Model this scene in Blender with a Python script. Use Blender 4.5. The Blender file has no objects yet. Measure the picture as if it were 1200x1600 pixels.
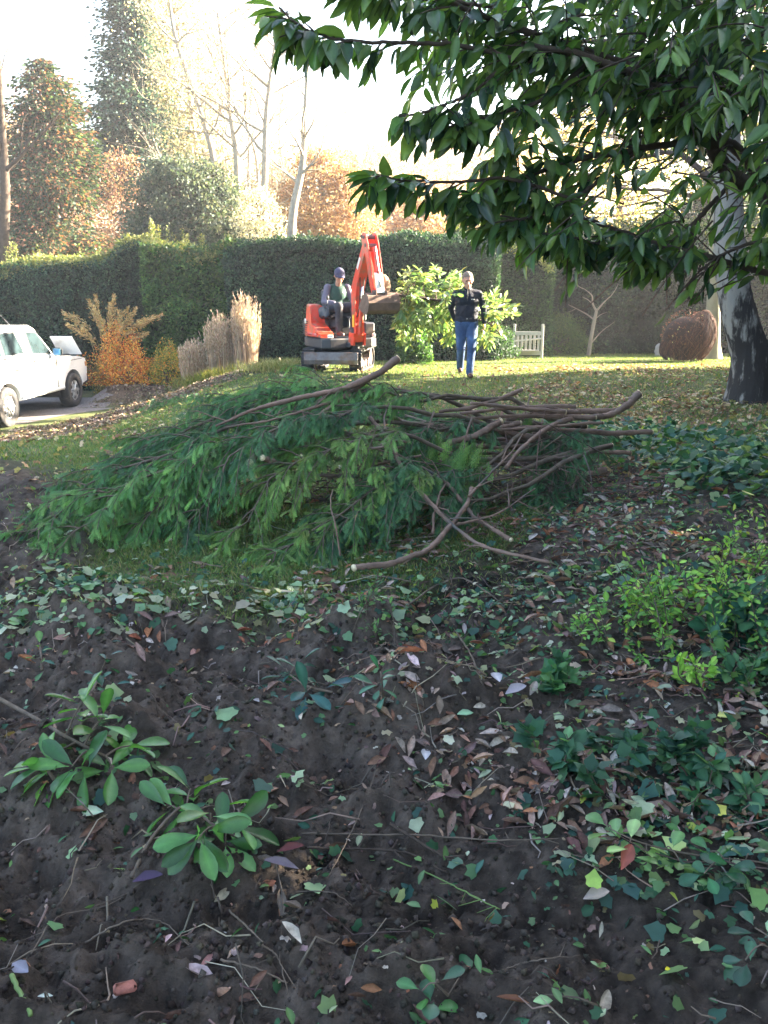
import bpy, math, random
import numpy as np
from math import radians, sin, cos, pi
from mathutils import Vector, Matrix

S = bpy.context.scene
C = S.collection
# ---------------------------------------------------------------- camera, sky, sun, exposure
F = 1400.0                                   # focal length in px of the 1200x1600 photo
PITCH = radians(14.3)
CAMZ = 1.6
cam = bpy.data.cameras.new('camera'); camo = bpy.data.objects.new('camera', cam); C.objects.link(camo)
camo.location = (0, 0, CAMZ); camo.rotation_euler = (pi/2 - PITCH, 0, 0)
cam.sensor_fit = 'VERTICAL'; cam.sensor_height = 24; cam.lens = 24*F/1600
cam.clip_start = .05; cam.clip_end = 1500
S.camera = camo
S.render.resolution_x, S.render.resolution_y = 768, 1024

SUN_EL, SUN_AZ = radians(20), radians(68)    # azimuth from +Y towards +X
w = bpy.data.worlds.new('World'); S.world = w; w.use_nodes = True
wn = w.node_tree; wn.nodes.clear()
sky = wn.nodes.new('ShaderNodeTexSky'); sky.sky_type = 'NISHITA'; sky.sun_disc = False
sky.sun_elevation = SUN_EL; sky.sun_rotation = SUN_AZ
sky.air_density = 1.0; sky.dust_density = 3.0; sky.ozone_density = 1.0
bg = wn.nodes.new('ShaderNodeBackground'); bg.inputs[1].default_value = .05
wo = wn.nodes.new('ShaderNodeOutputWorld')
wn.links.new(sky.outputs[0], bg.inputs[0]); wn.links.new(bg.outputs[0], wo.inputs[0])
sl = bpy.data.lights.new('sun', 'SUN'); sl.energy = 5; sl.angle = radians(.5); sl.color = (1, .87, .68)
so = bpy.data.objects.new('sun', sl); C.objects.link(so)
TOSUN = Vector((sin(SUN_AZ)*cos(SUN_EL), cos(SUN_AZ)*cos(SUN_EL), sin(SUN_EL)))
so.rotation_euler = TOSUN.to_track_quat('Z', 'Y').to_euler(); so.location = (20, 12, 12)
S.view_settings.view_transform = 'Standard'; S.view_settings.look = 'None'
S.view_settings.exposure = 4.2; S.view_settings.gamma = 1
S.view_settings.use_curve_mapping = False
try:
    S.cycles.use_denoising = True
    S.cycles.max_bounces = 6; S.cycles.transparent_max_bounces = 4
    S.cycles.volume_bounces = 0
except Exception: pass

# ---------------------------------------------------------------- helpers
R = np.random.default_rng(7)
random.seed(7)
def A(*v): return np.array(v, float)
def nz(v):
    v = np.asarray(v, float)
    return v/np.maximum(np.linalg.norm(v, axis=-1, keepdims=True), 1e-9)
CP, SP = cos(PITCH), sin(PITCH)
def pw(px, py, Y):
    a = (px-600)/F; b = (800-py)/F
    k = Y/(CP + b*SP)
    return A(a*k, Y, CAMZ + (-SP + b*CP)*k)
_T = [np.random.default_rng(100+i).random((256, 256)) for i in range(6)]
def vn(x, y, seed=0):
    t = _T[seed % 6]
    x = np.asarray(x, float)+seed*17.3; y = np.asarray(y, float)+seed*7.7
    xi = np.floor(x).astype(int); yi = np.floor(y).astype(int)
    fx = x-xi; fy = y-yi; fx = fx*fx*(3-2*fx); fy = fy*fy*(3-2*fy)
    a = t[xi & 255, yi & 255]; b = t[(xi+1) & 255, yi & 255]
    c = t[xi & 255, (yi+1) & 255]; d = t[(xi+1) & 255, (yi+1) & 255]
    return (a*(1-fx)+b*fx)*(1-fy)+(c*(1-fx)+d*fx)*fy
def fbm(x, y, f=1.0, o=4, seed=0):
    s = 0; amp = .5
    for i in range(o):
        s = s+amp*(vn(np.asarray(x)*f, np.asarray(y)*f, seed+i)-.5); f *= 2.03; amp *= .55
    return s*2
def ss(a, b, x):
    t = np.clip((np.asarray(x, float)-a)/(b-a), 0, 1); return t*t*(3-2*t)
def grassmask(x, y):
    b = np.interp(x, [-3.2, -2.3, -1.6, .7, 1.3, 2.5, 4], [8.0, 6.9, 4.5, 4.6, 7.0, 8.3, 8.6])
    return ss(b-.35, b+.7, y+fbm(x, y, .9, 4, 2)*.8)
def pathdist(x, y, pts):
    x = np.asarray(x, float); y = np.asarray(y, float); d = np.full(np.broadcast(x, y).shape, 1e9)
    for (x0, y0), (x1, y1) in zip(pts[:-1], pts[1:]):
        dx, dy = x1-x0, y1-y0
        t = np.clip(((x-x0)*dx+(y-y0)*dy)/(dx*dx+dy*dy), 0, 1)
        d = np.minimum(d, np.hypot(x-x0-t*dx, y-y0-t*dy))
    return d
MULCH = [(-6.0, 12.8), (-5.3, 15.6), (-4.3, 17.0), (-2.6, 18.3)]
def mulchmask(x, y): return np.maximum(ss(-6.6, -6.0, x)*ss(18.7, 19.1, y)*ss(-3.0, -4.4, x), 1-ss(.55, 1.25, pathdist(x, y, MULCH)+fbm(x, y, 1.3, 3, 1)*.5))
def edge_x(y): return np.interp(y, [6, 13, 15.8, 17.2, 18.8, 20, 30], [-9.5, -7.0, -6.55, -5.95, -5.1, -4.7, -4.7])
def G(x, y, detail=True):
    x = np.asarray(x, float); y = np.asarray(y, float)
    z = -.92*ss(1.7, 5.9, -x)*ss(8, 14.5, y) - .036*np.clip(y-16.5, 0, 20)*ss(-4, 0, x)
    z = z + .10*fbm(x, y, .25, 3, 3)*ss(24, 4, y)
    drive = ss(0, .8, edge_x(y)-x)*(1-ss(-6.4, -5.9, x)*ss(18.9, 19.5, y))*(1-ss(20.4, 21.2, y))
    bed = ss(-6.6, -6.0, x)*ss(18.9, 19.5, y)*ss(-3.2, -4.6, x)
    z = z*(1-bed)+bed*(-.62)
    m = mulchmask(x, y)
    z = z*(1-drive) + drive*(-.93) + m*.07
    z = z + .16*ss(1.2, 3.2, x)*(1-ss(5, 11, y))          # right bank
    if detail:
        g = grassmask(x, y); near = ss(12, 3, y)
        soil = (1-g)*(1-drive)
        n1 = fbm(x, y, 2.3, 3, 1); n2 = np.abs(fbm(x, y, 6.5, 3, 4)); n3 = fbm(x, y, 24, 3, 2); n4 = fbm(x, y, 60, 2, 3)
        left = ss(1.4, -.4, x)
        z = z + soil*(near*.4+.6)*((.05+.11*left)*n1 + (.035+.09*left)*(.35-n2) + .034*n3*(.5+.7*left) + .013*n4)
        z = z + g*near*(.02*fbm(x, y, 3, 3, 5))
        z = z + m*(.05*fbm(x, y, 5, 3, 2))
        z = z + soil*near*left*.10*fbm(x, y, 1.2, 2, 5)
        z = z + .11*np.exp(-(((x-.18)/.42)**2+((y-3.25)/.2)**2)) - .09*np.exp(-(((x+.12)/.25)**2+((y-2.85)/.14)**2)) - .06*np.exp(-(((x-.1)/1.2)**2+((y-2.02)/.12)**2))
        z = z - .17*np.exp(-(((x+1.2)/.45)**2+((y-3.74)/.12)**2)) - .10*np.exp(-(((x+.42)/.32)**2+((y-3.55)/.1)**2))
        z = z + .10*np.exp(-(((x+.25)/.7)**2+((y-3.05)/.25)**2)) - .08*np.exp(-(((x+.15)/.3)**2+((y-2.72)/.12)**2))
    return z
def g1(x, y, d=True): return float(G(np.array([x]), np.array([y]), d)[0])
def pg(px, py, dz=0.0):
    lo, hi = 1.0, 60.0
    best = None
    Y = np.linspace(1.2, 40, 3000)
    a = (px-600)/F; b = (800-py)/F; k = Y/(CP+b*SP)
    X = a*k; Z = CAMZ+(-SP+b*CP)*k
    h = G(X, Y, Y[0] < 6)+dz
    i = np.argmax(Z < h)
    return A(X[i], Y[i], h[i])

OFF = {}
class MB:
    def __init__(s): s.v = []; s.f = []; s.c = []; s.n = 0; s.has = False
    def add(s, v, faces, col=None):
        v = np.asarray(v, float).reshape(-1, 3); 
        if len(v) == 0: return s
        for f in (faces if isinstance(faces, list) else [faces]):
            f = np.asarray(f, int)
            if f.ndim == 1: f = f[None]
            s.f.append(f+s.n)
        s.v.append(v)
        if col is not None: s.has = True
        c = np.ones((len(v), 3))*.5 if col is None else np.broadcast_to(np.asarray(col, float), (len(v), 3))
        s.c.append(c); s.n += len(v); return s
    def box(s, c, size, rot=None, ch=0.0, col=None, taper=None):
        hx, hy, hz = [k/2 for k in size]
        if ch <= 0:
            v = A(*[(x, y, z) for z in (-hz, hz) for y in (-hy, hy) for x in (-hx, hx)]).reshape(-1, 3) if False else np.array([(x, y, z) for z in (-hz, hz) for y in (-hy, hy) for x in (-hx, hx)], float)
            f = np.array([(0, 2, 3, 1), (4, 5, 7, 6), (0, 1, 5, 4), (2, 6, 7, 3), (0, 4, 6, 2), (1, 3, 7, 5)])
            fs = [f]
        else:
            ch = min(ch, hx*.9, hy*.9, hz*.9)
            v = []; 
            for sz in (-1, 1):
                for sy in (-1, 1):
                    for sx in (-1, 1):
                        v += [(sx*hx, sy*(hy-ch), sz*(hz-ch)), (sx*(hx-ch), sy*hy, sz*(hz-ch)), (sx*(hx-ch), sy*(hy-ch), sz*hz)]
            v = np.array(v, float)
            def i(sx, sy, sz, k): return ((sz > 0)*4+(sy > 0)*2+(sx > 0))*3+k
            q = []
            for sg in (-1, 1):
                q.append([i(sg, a, b, 0) for a, b in ((-1, -1), (1, -1), (1, 1), (-1, 1))])
                q.append([i(a, sg, b, 1) for a, b in ((-1, -1), (1, -1), (1, 1), (-1, 1))])
                q.append([i(a, b, sg, 2) for a, b in ((-1, -1), (1, -1), (1, 1), (-1, 1))])
            for a in (-1, 1):
                for b in (-1, 1):
                    q.append([i(-1, a, b, 1), i(1, a, b, 1), i(1, a, b, 2), i(-1, a, b, 2)])
                    q.append([i(a, -1, b, 0), i(a, 1, b, 0), i(a, 1, b, 2), i(a, -1, b, 2)])
                    q.append([i(a, b, -1, 0), i(a, b, 1, 0), i(a, b, 1, 1), i(a, b, -1, 1)])
            t = [[i(a, b, c_, k) for k in range(3)] for a in (-1, 1) for b in (-1, 1) for c_ in (-1, 1)]
            fs = [np.array(q), np.array(t)]
        if taper is not None:
            k = 1+(taper-1)*((v[:, 2]+hz)/(2*hz)); v[:, 0] *= k; v[:, 1] *= k
        if rot is not None: v = v@np.array(rot).T
        return s.add(v+np.asarray(c, float), fs, col)
    def tube(s, pts, r, sides=8, cap=True, col=None, flat=None, rough=0.0):
        p = np.asarray(pts, float); n = len(p)
        r = np.broadcast_to(np.asarray(r, float), (n,)).copy()
        t = nz(np.gradient(p, axis=0))
        u = np.cross(t[0], (0, 0, 1)); 
        if np.linalg.norm(u) < .1: u = np.cross(t[0], (0, 1, 0))
        u = nz(u); us = []
        for k in range(n):
            u = nz(u-t[k]*np.dot(u, t[k])); us.append(u)
        us = np.array(us); ws = np.cross(t, us)
        a = np.arange(sides)*2*pi/sides
        rr = r[:, None]*(1+rough*(R.random((n, sides))-.5)*2) if rough else np.repeat(r[:, None], sides, 1)
        ff = 1.0 if flat is None else flat
        v = p[:, None]+(us[:, None]*np.cos(a)[None, :, None]+ws[:, None]*ff*np.sin(a)[None, :, None])*rr[:, :, None]
        i = np.arange(n-1)[:, None]*sides; j = np.arange(sides)[None]; j2 = (j+1) % sides
        f = np.stack([i+j, i+j2, i+sides+j2, i+sides+j], -1).reshape(-1, 4)
        fs = [f]
        v = v.reshape(-1, 3)
        if cap:
            fs.append(np.arange(sides)[::-1].copy()); fs.append(np.arange(sides)+(n-1)*sides)
        return s.add(v, fs, col)
    def prism(s, poly, axis, a0, a1, fr=None, ch=0.0, col=None):
        """poly: list of (u, v); extruded a0..a1 along local axis; fr(u, v, a)->xyz"""
        P = np.array(poly, float); n = len(P)
        if ch > 0:
            c = P.mean(0); d = np.linalg.norm(P-c, axis=1, keepdims=True)
            Q = P-(P-c)/d*ch
            sg = 1 if a1 > a0 else -1
            L = [(Q, a0), (P, a0+sg*ch), (P, a1-sg*ch), (Q, a1)]
        else: L = [(P, a0), (P, a1)]
        v = np.array([fr(u, w_, a) for (PP, a) in L for u, w_ in PP], float)
        m = len(L)
        i = np.arange(m-1)[:, None]*n; j = np.arange(n)[None]; j2 = (j+1) % n
        f = np.stack([i+j, i+j2, i+n+j2, i+n+j], -1).reshape(-1, 4)
        return s.add(v, [f, np.arange(n)[::-1].copy(), np.arange(n)+(m-1)*n], col)
    def ell(s, c, r, nu=16, nv=10, rot=None, col=None, noise=0):
        th = np.linspace(0, pi, nv+1)[1:-1]; ph = np.arange(nu)*2*pi/nu
        v = [(0, 0, 1)]+[(sin(t)*cos(p_), sin(t)*sin(p_), cos(t)) for t in th for p_ in ph]+[(0, 0, -1)]
        v = np.array(v)*np.asarray(r, float)
        if noise: v = v*(1+noise*(R.random((len(v), 1))-.5)*2)
        m = nv-1
        i = np.arange(m-1)[:, None]*nu+1; j = np.arange(nu)[None]; j2 = (j+1) % nu
        q = np.stack([i+j, i+nu+j, i+nu+j2, i+j2], -1).reshape(-1, 4)
        j = np.arange(nu); j2 = (j+1) % nu
        t1 = np.stack([j*0, j+1, j2+1], -1); b = 1+(m-1)*nu; t2 = np.stack([b+j2, b+j, j*0+b-1+nu+1-0], -1)
        t2[:, 2] = 1+m*nu
        t2[:, 0] = b+j2; t2[:, 1] = b+j
        if rot is not None: v = v@np.array(rot).T
        return s.add(v+np.asarray(c, float), [q, t1, t2], col)
    def cone(s, p0, r0, p1, r1, sides=14):
        """capsule with two radii"""
        p0 = np.asarray(p0, float); p1 = np.asarray(p1, float); d = nz(p1-p0)
        pts = []; rs = []
        for t in np.linspace(-pi/2, -.2, 5): pts.append(p0+d*r0*sin(t)); rs.append(max(r0*cos(t), .001))
        for t in np.linspace(.2, pi/2, 5): pts.append(p1+d*r1*sin(t)); rs.append(max(r1*cos(t), .001))
        return s.tube(pts, rs, sides)
    def chain(s, pts, rs, sides=14):
        for a, b, c, d in zip(pts[:-1], pts[1:], rs[:-1], rs[1:]): s.cone(a, c, b, d, sides)
        return s
    def scatter(s, tmpl, pos, d, n, L, W, col, H=None):
        tv, tf = tmpl[:2]; N = len(pos)
        if N == 0: return s
        d = nz(d); n = np.asarray(n, float); n = nz(n-d*(n*d).sum(1, keepdims=True)); y = np.cross(n, d)
        L = np.broadcast_to(L, (N,)); W = np.broadcast_to(W, (N,)); H = L if H is None else np.broadcast_to(H, (N,))
        v = pos[:, None]+d[:, None]*(tv[None, :, 0, None]*L[:, None, None])+y[:, None]*(tv[None, :, 1, None]*W[:, None, None])+n[:, None]*(tv[None, :, 2, None]*H[:, None, None])
        k = len(tv)
        fs = [(f[None]+(np.arange(N)*k)[:, None, None]).reshape(-1, f.shape[1]) for f in tf]
        col = np.broadcast_to(np.asarray(col, float), (N, 3))
        cv = np.repeat(col, k, 0)
        if len(tmpl) > 2: cv = cv*np.tile(tmpl[2], N)[:, None]
        s.add(v.reshape(-1, 3), fs, cv); return s
    def build(s, name, mat, parent=None, smooth=True, loc=None):
        me = bpy.data.meshes.new(name)
        off = OFF[parent.name] if parent is not None else (np.zeros(3) if loc is None else np.asarray(loc, float))
        v = np.concatenate(s.v) if s.v else np.zeros((0, 3))
        v = v-off
        me.vertices.add(len(v)); me.vertices.foreach_set('co', v.ravel().astype(np.float32))
        li = np.concatenate([f.ravel() for f in s.f]) if s.f else np.zeros(0, int)
        sz = np.concatenate([np.full(len(f), f.shape[1]) for f in s.f]) if s.f else np.zeros(0, int)
        st = np.concatenate([[0], np.cumsum(sz)[:-1]]) if len(sz) else sz
        me.loops.add(len(li)); me.loops.foreach_set('vertex_index', li.astype(np.int32))
        me.polygons.add(len(sz)); me.polygons.foreach_set('loop_start', st.astype(np.int32))
        me.update(calc_edges=True)
        if s.has:
            at = me.color_attributes.new('col', 'FLOAT_COLOR', 'POINT')
            c = np.concatenate(s.c); c = np.concatenate([c, np.ones((len(c), 1))], 1)
            at.data.foreach_set('color', c.ravel().astype(np.float32))
        me.polygons.foreach_set('use_smooth', np.full(len(sz), smooth))
        me.materials.append(mat)
        o = bpy.data.objects.new(name, me); C.objects.link(o)
        if parent is not None: o.parent = parent
        else: o.location = tuple(off)
        OFF[o.name] = off
        return o
def tag(o, label=None, cat=None, group=None, kind=None):
    if label: o['label'] = label
    if cat: o['category'] = cat
    if group: o['group'] = group
    if kind: o['kind'] = kind
    return o
def thing(name, label, cat, loc, group=None):
    o = bpy.data.objects.new(name, None); C.objects.link(o); o.location = tuple(float(k) for k in loc)
    o.empty_display_size = .2
    OFF[o.name] = np.asarray(loc, float); return tag(o, label, cat, group)
def remesh(o, vox, sm=6):
    m = o.modifiers.new('remesh', 'REMESH'); m.mode = 'VOXEL'; m.voxel_size = vox; m.use_smooth_shade = True
    s_ = o.modifiers.new('smooth', 'SMOOTH'); s_.factor = .5; s_.iterations = sm
    return o
def rotz(a): return np.array([[cos(a), -sin(a), 0], [sin(a), cos(a), 0], [0, 0, 1]])
def rotx(a): return np.array([[1, 0, 0], [0, cos(a), -sin(a)], [0, sin(a), cos(a)]])
def roty(a): return np.array([[cos(a), 0, sin(a)], [0, 1, 0], [-sin(a), 0, cos(a)]])
def spl(P, n):
    """catmull-rom through P (k x d), n samples"""
    P = np.asarray(P, float); Q = np.concatenate([[2*P[0]-P[1]], P, [2*P[-1]-P[-2]]])
    t = np.linspace(0, len(P)-1-1e-6, n); i = t.astype(int); f = (t-i)[:, None]
    a, b, c, d = Q[i], Q[i+1], Q[i+2], Q[i+3]
    return .5*(2*b+(c-a)*f+(2*a-5*b+4*c-d)*f**2+(3*b-a-3*c+d)*f**3)

# ---------------------------------------------------------------- materials
def mat(name, base=(.5, .5, .5), rough=.6, attr=False, var=.2, scale=6.0, bump=0.0, bscale=None, metal=0.0, transl=0.0, spec=.5, coat=0.0, stretch=None, dirt=None, dirtscale=3.0, dirtamt=.5, tcol=None):
    m = bpy.data.materials.new(name); m.use_nodes = True; nt = m.node_tree; N = nt.nodes; Lk = nt.links
    b = N['Principled BSDF']; out = N['Material Output']
    b.inputs['Roughness'].default_value = rough; b.inputs['Metallic'].default_value = metal
    b.inputs['Specular IOR Level'].default_value = spec; b.inputs['Coat Weight'].default_value = coat
    tc = N.new('ShaderNodeTexCoord'); mp = N.new('ShaderNodeMapping'); Lk.new(tc.outputs['Object'], mp.inputs[0])
    if stretch: mp.inputs['Scale'].default_value = stretch
    if attr:
        src = N.new('ShaderNodeAttribute'); src.attribute_name = 'col'; col = src.outputs['Color']
    else:
        src = N.new('ShaderNodeRGB'); src.outputs[0].default_value = (*base, 1); col = src.outputs[0]
    if dirt is not None:
        n2 = N.new('ShaderNodeTexNoise'); n2.inputs['Scale'].default_value = dirtscale; n2.inputs['Detail'].default_value = 6
        Lk.new(mp.outputs[0], n2.inputs[0]); rp = N.new('ShaderNodeValToRGB')
        rp.color_ramp.elements[0].position = .62-.3*dirtamt; rp.color_ramp.elements[1].position = .72-.1*dirtamt
        Lk.new(n2.outputs[0], rp.inputs[0]); mx = N.new('ShaderNodeMix'); mx.data_type = 'RGBA'
        Lk.new(rp.outputs[0], mx.inputs[0]); Lk.new(col, mx.inputs[6]); mx.inputs[7].default_value = (*dirt, 1); col = mx.outputs[2]
    if var > 0:
        n = N.new('ShaderNodeTexNoise'); n.inputs['Scale'].default_value = scale; n.inputs['Detail'].default_value = 5; n.inputs['Roughness'].default_value = .65
        Lk.new(mp.outputs[0], n.inputs[0]); mr = N.new('ShaderNodeMapRange')
        mr.inputs[1].default_value = .3; mr.inputs[2].default_value = .7; mr.inputs[3].default_value = 1-var; mr.inputs[4].default_value = 1+var
        Lk.new(n.outputs[0], mr.inputs[0]); vm = N.new('ShaderNodeVectorMath'); vm.operation = 'SCALE'
        Lk.new(col, vm.inputs[0]); Lk.new(mr.outputs[0], vm.inputs[3]); col = vm.outputs[0]
    Lk.new(col, b.inputs['Base Color'])
    if bump:
        n3 = N.new('ShaderNodeTexNoise'); n3.inputs['Scale'].default_value = bscale or scale*3; n3.inputs['Detail'].default_value = 8; n3.inputs['Roughness'].default_value = .7
        Lk.new(mp.outputs[0], n3.inputs[0]); bp = N.new('ShaderNodeBump'); bp.inputs['Strength'].default_value = 1; bp.inputs['Distance'].default_value = bump
        Lk.new(n3.outputs[0], bp.inputs['Height']); Lk.new(bp.outputs[0], b.inputs['Normal'])
    if transl > 0:
        tr = N.new('ShaderNodeBsdfTranslucent'); mix = N.new('ShaderNodeMixShader'); mix.inputs[0].default_value = transl
        g = N.new('ShaderNodeVectorMath'); g.operation = 'MULTIPLY'; g.inputs[1].default_value = tcol or (1.7, 1.7, .7)
        Lk.new(col, g.inputs[0]); Lk.new(g.outputs[0], tr.inputs[0])
        Lk.new(b.outputs[0], mix.inputs[1]); Lk.new(tr.outputs[0], mix.inputs[2]); Lk.new(mix.outputs[0], out.inputs[0])
    return m
MT = {}
MT['ground'] = mat('ground', attr=True, rough=.95, var=.35, scale=22, bump=.02, bscale=55, spec=.15)
MT['drive'] = mat('drive_gravel', (.20, .18, .175), .95, var=.35, scale=30, bump=.01, bscale=60, spec=.2)
MT['laurel'] = mat('laurel_leaf', attr=True, rough=.26, var=.3, scale=9, transl=.38, spec=.6)
MT['leaf'] = mat('leaf', attr=True, rough=.55, var=.2, scale=14, transl=.3, spec=.35)
MT['boughleaf'] = mat('bough_leaf', attr=True, rough=.4, var=.2, scale=10, transl=.3, spec=.5, tcol=(1.35, 1.5, .85))
MT['hedgeleaf'] = mat('hedge_leaf', attr=True, rough=.6, var=.45, scale=1.3, transl=.25, spec=.3)
MT['bgleaf'] = mat('tree_leaf', attr=True, rough=.7, var=.3, scale=.8, transl=.35, spec=.2, tcol=(1.5, 1.4, .8))
MT['cypress'] = mat('cypress_spray', attr=True, rough=.6, var=.3, scale=5, transl=.2, spec=.3, tcol=(1.5, 1.7, .7))
MT['litter'] = mat('dead_leaf', attr=True, rough=.8, var=.45, scale=45, transl=.15, spec=.2, tcol=(1.2, 1.1, .8))
MT['grass'] = mat('grass_blade', attr=True, rough=.6, var=.25, scale=2, transl=.35, spec=.25)
MT['drygrass'] = mat('dry_grass', attr=True, rough=.75, var=.25, scale=4, transl=.35, spec=.2, tcol=(1.3, 1.2, .9))
MT['bark'] = mat('bark', (.075, .055, .042), .9, var=.4, scale=9, bump=.008, bscale=40, spec=.2)
MT['redbark'] = mat('red_bark', (.23, .15, .115), .85, var=.45, scale=12, bump=.004, bscale=60, spec=.25, stretch=(.5, 1, 1), dirt=(.10, .09, .08), dirtscale=6, dirtamt=.3)
MT['palebark'] = mat('pale_bark', (.33, .29, .23), .9, var=.3, scale=4, bump=.01, bscale=20, spec=.2)
MT['twig'] = mat('twig', (.13, .10, .075), .85, var=.35, scale=20, spec=.2)
MT['cutwood'] = mat('cut_wood', (.78, .64, .42), .8, var=.2, scale=40, spec=.2)
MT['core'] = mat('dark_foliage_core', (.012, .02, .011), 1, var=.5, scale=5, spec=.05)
# birch bark: pale papery upper bark breaking into black fissures
def birch():
    m = bpy.data.materials.new('birch_bark'); m.use_nodes = True; nt = m.node_tree; N = nt.nodes; Lk = nt.links; b = N['Principled BSDF']
    tc = N.new('ShaderNodeTexCoord'); mp = N.new('ShaderNodeMapping'); mp.inputs['Scale'].default_value = (1, 1, .28); Lk.new(tc.outputs['Object'], mp.inputs[0])
    n = N.new('ShaderNodeTexNoise'); n.inputs['Scale'].default_value = 11; n.inputs['Detail'].default_value = 7; n.inputs['Roughness'].default_value = .62; Lk.new(mp.outputs[0], n.inputs[0])
    sx = N.new('ShaderNodeSeparateXYZ'); Lk.new(tc.outputs['Object'], sx.inputs[0])
    mr = N.new('ShaderNodeMapRange'); mr.inputs[1].default_value = 0; mr.inputs[2].default_value = 3.2; mr.inputs[3].default_value = -.16; mr.inputs[4].default_value = .06
    Lk.new(sx.outputs[2], mr.inputs[0])
    mx = N.new('ShaderNodeMapRange'); mx.inputs[1].default_value = -.45; mx.inputs[2].default_value = .25; mx.inputs[3].default_value = .11; mx.inputs[4].default_value = -.06
    Lk.new(sx.outputs[0], mx.inputs[0])
    ad = N.new('ShaderNodeMath'); ad.operation = 'ADD'; Lk.new(n.outputs[0], ad.inputs[0]); Lk.new(mr.outputs[0], ad.inputs[1])
    a2 = N.new('ShaderNodeMath'); a2.operation = 'ADD'; Lk.new(ad.outputs[0], a2.inputs[0]); Lk.new(mx.outputs[0], a2.inputs[1])
    rp = N.new('ShaderNodeValToRGB'); e = rp.color_ramp.elements
    e[0].position = .44; e[0].color = (.035, .03, .027, 1); e[1].position = .56; e[1].color = (.27, .25, .22, 1)
    k = e.new(.50); k.color = (.13, .115, .10, 1)
    Lk.new(a2.outputs[0], rp.inputs[0]); Lk.new(rp.outputs[0], b.inputs['Base Color'])
    bp = N.new('ShaderNodeBump'); bp.inputs['Distance'].default_value = .03; Lk.new(a2.outputs[0], bp.inputs['Height']); Lk.new(bp.outputs[0], b.inputs['Normal'])
    b.inputs['Roughness'].default_value = .9; b.inputs['Specular IOR Level'].default_value = .2
    return m
MT['birch'] = birch()

# ---------------------------------------------------------------- leaf templates (along, across, up)
def leaf_tmpl(prof, fold=.25, curl=.12):
    """prof: [(t, halfwidth 0..1)]; two folded halves, tip curling down"""
    v = []; 
    for t, h in prof:
        z = -curl*t*t
        v += [(t, -h*.5, z+fold*h*.5*.4), (t, 0, z), (t, h*.5, z+fold*h*.5*.4)]
    v = np.array(v, float); f = []
    for k in range(len(prof)-1):
        a = 3*k; f += [(a, a+3, a+4, a+1), (a+1, a+4, a+5, a+2)]
    w_ = np.tile([.9, 1.45, .9], len(prof)); w_[:3] = 1.5
    return v, [np.array(f)], w_
LAUREL = leaf_tmpl([(0, .04), (.08, .07), (.25, .75), (.5, 1), (.75, .8), (.92, .35), (1, .02)], .5, .18)
OVAL = leaf_tmpl([(0, .05), (.15, .5), (.45, 1), (.75, .75), (1, .03)], .4, .12)
CURLD = leaf_tmpl([(0, .05), (.15, .45), (.4, 1), (.7, .8), (.9, .4), (1, .03)], 1.0, -.18)
RAG = (np.array([(.45, 0, .10), (0, .06, 0), (.10, -.36, .04), (.38, -.28, .12), (.66, -.5, .0), (.82, -.16, .10), (1, -.05, .02), (.80, .30, .0), (.55, .38, .14), (.30, .30, .02), (.12, .44, .06)], float), [np.array([(0, 1+k, 1+(k+1) % 10) for k in range(10)])])
SMALL = (np.array([(0, 0, 0), (.45, -.5, .08), (1, 0, 0), (.45, .5, .08)], float), [np.array([(0, 1, 2), (0, 2, 3)])])
def ivy_tmpl():
    o = [(0, 0), (-.06, .22), (.04, .42), (.26, .40), (.42, .50), (.66, .26), (1, 0)]
    pts = [(.35, 0, .03)]+[(x, -y, .06*abs(y)) for x, y in o]+[(x, y, .06*abs(y)) for x, y in o[-2:0:-1]]
    n = len(pts)-1
    return np.array(pts, float), [np.array([(0, 1+k, 1+(k+1) % n) for k in range(n)])]
IVY = ivy_tmpl()
BLADE = (np.array([(0, -.5, 0), (0, .5, 0), (.55, .35, -.06), (.55, -.35, -.06), (1, 0, -.25)], float), [np.array([(0, 1, 2, 3)]), np.array([(3, 2, 4)])])
def spray_tmpl(n=6):
    v = []; f = []
    def strip(p0, p1, w0, w1, z=0):
        p0 = A(*p0); p1 = A(*p1); d = p1-p0; q = A(-d[1], d[0]); q = q/np.linalg.norm(q)
        i = len(v)
        for p_, w_ in ((p0, w0), (p1, w1)):
            for sg in (-1, 1): v.append((p_[0]+q[0]*w_*sg, p_[1]+q[1]*w_*sg, z-.25*p_[0]**2-.5*abs(p_[1])**1.5))
        f.append((i, i+1, i+3, i+2))
    strip((0, 0), (.5, 0), .016, .013); strip((.5, 0), (1, 0), .013, .006)
    for k in range(n):
        t = .08+.86*k/n; l = .36*sin(pi*(.16+.8*t))**.8
        for sg in (-1, 1):
            tt = t+(.04 if sg > 0 else 0)
            e = (tt+l*.85, sg*l*.55)
            strip((tt, 0), e, .013, .006)
            for j in (.4, .75):
                b0 = (tt+(e[0]-tt)*j, e[1]*j); m = l*.34*(1.1-j*.5)
                strip(b0, (b0[0]+m, b0[1]+sg*m*.05), .011, .005)
                strip(b0, (b0[0]+m*.5, b0[1]+sg*m*.8), .011, .005)
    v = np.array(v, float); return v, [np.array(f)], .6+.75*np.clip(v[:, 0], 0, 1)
SPRAY = spray_tmpl()
def jit(col, N, a=.25, hue=.12):
    c = np.asarray(col, float)[None]*(1+a*(R.random((N, 1))*2-1))*(1+hue*(R.random((N, 3))*2-1)); return np.clip(c, .002, 1)
def pick(cols, N, w_=None, a=.25, hue=.1):
    c = np.array(cols, float); k = R.choice(len(c), N, p=None if w_ is None else np.array(w_)/sum(w_))
    return np.clip(c[k]*(1+a*(R.random((N, 1))*2-1))*(1+hue*(R.random((N, 3))*2-1)), .002, 1)
def rdir(N): return nz(R.normal(size=(N, 3)))
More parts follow.
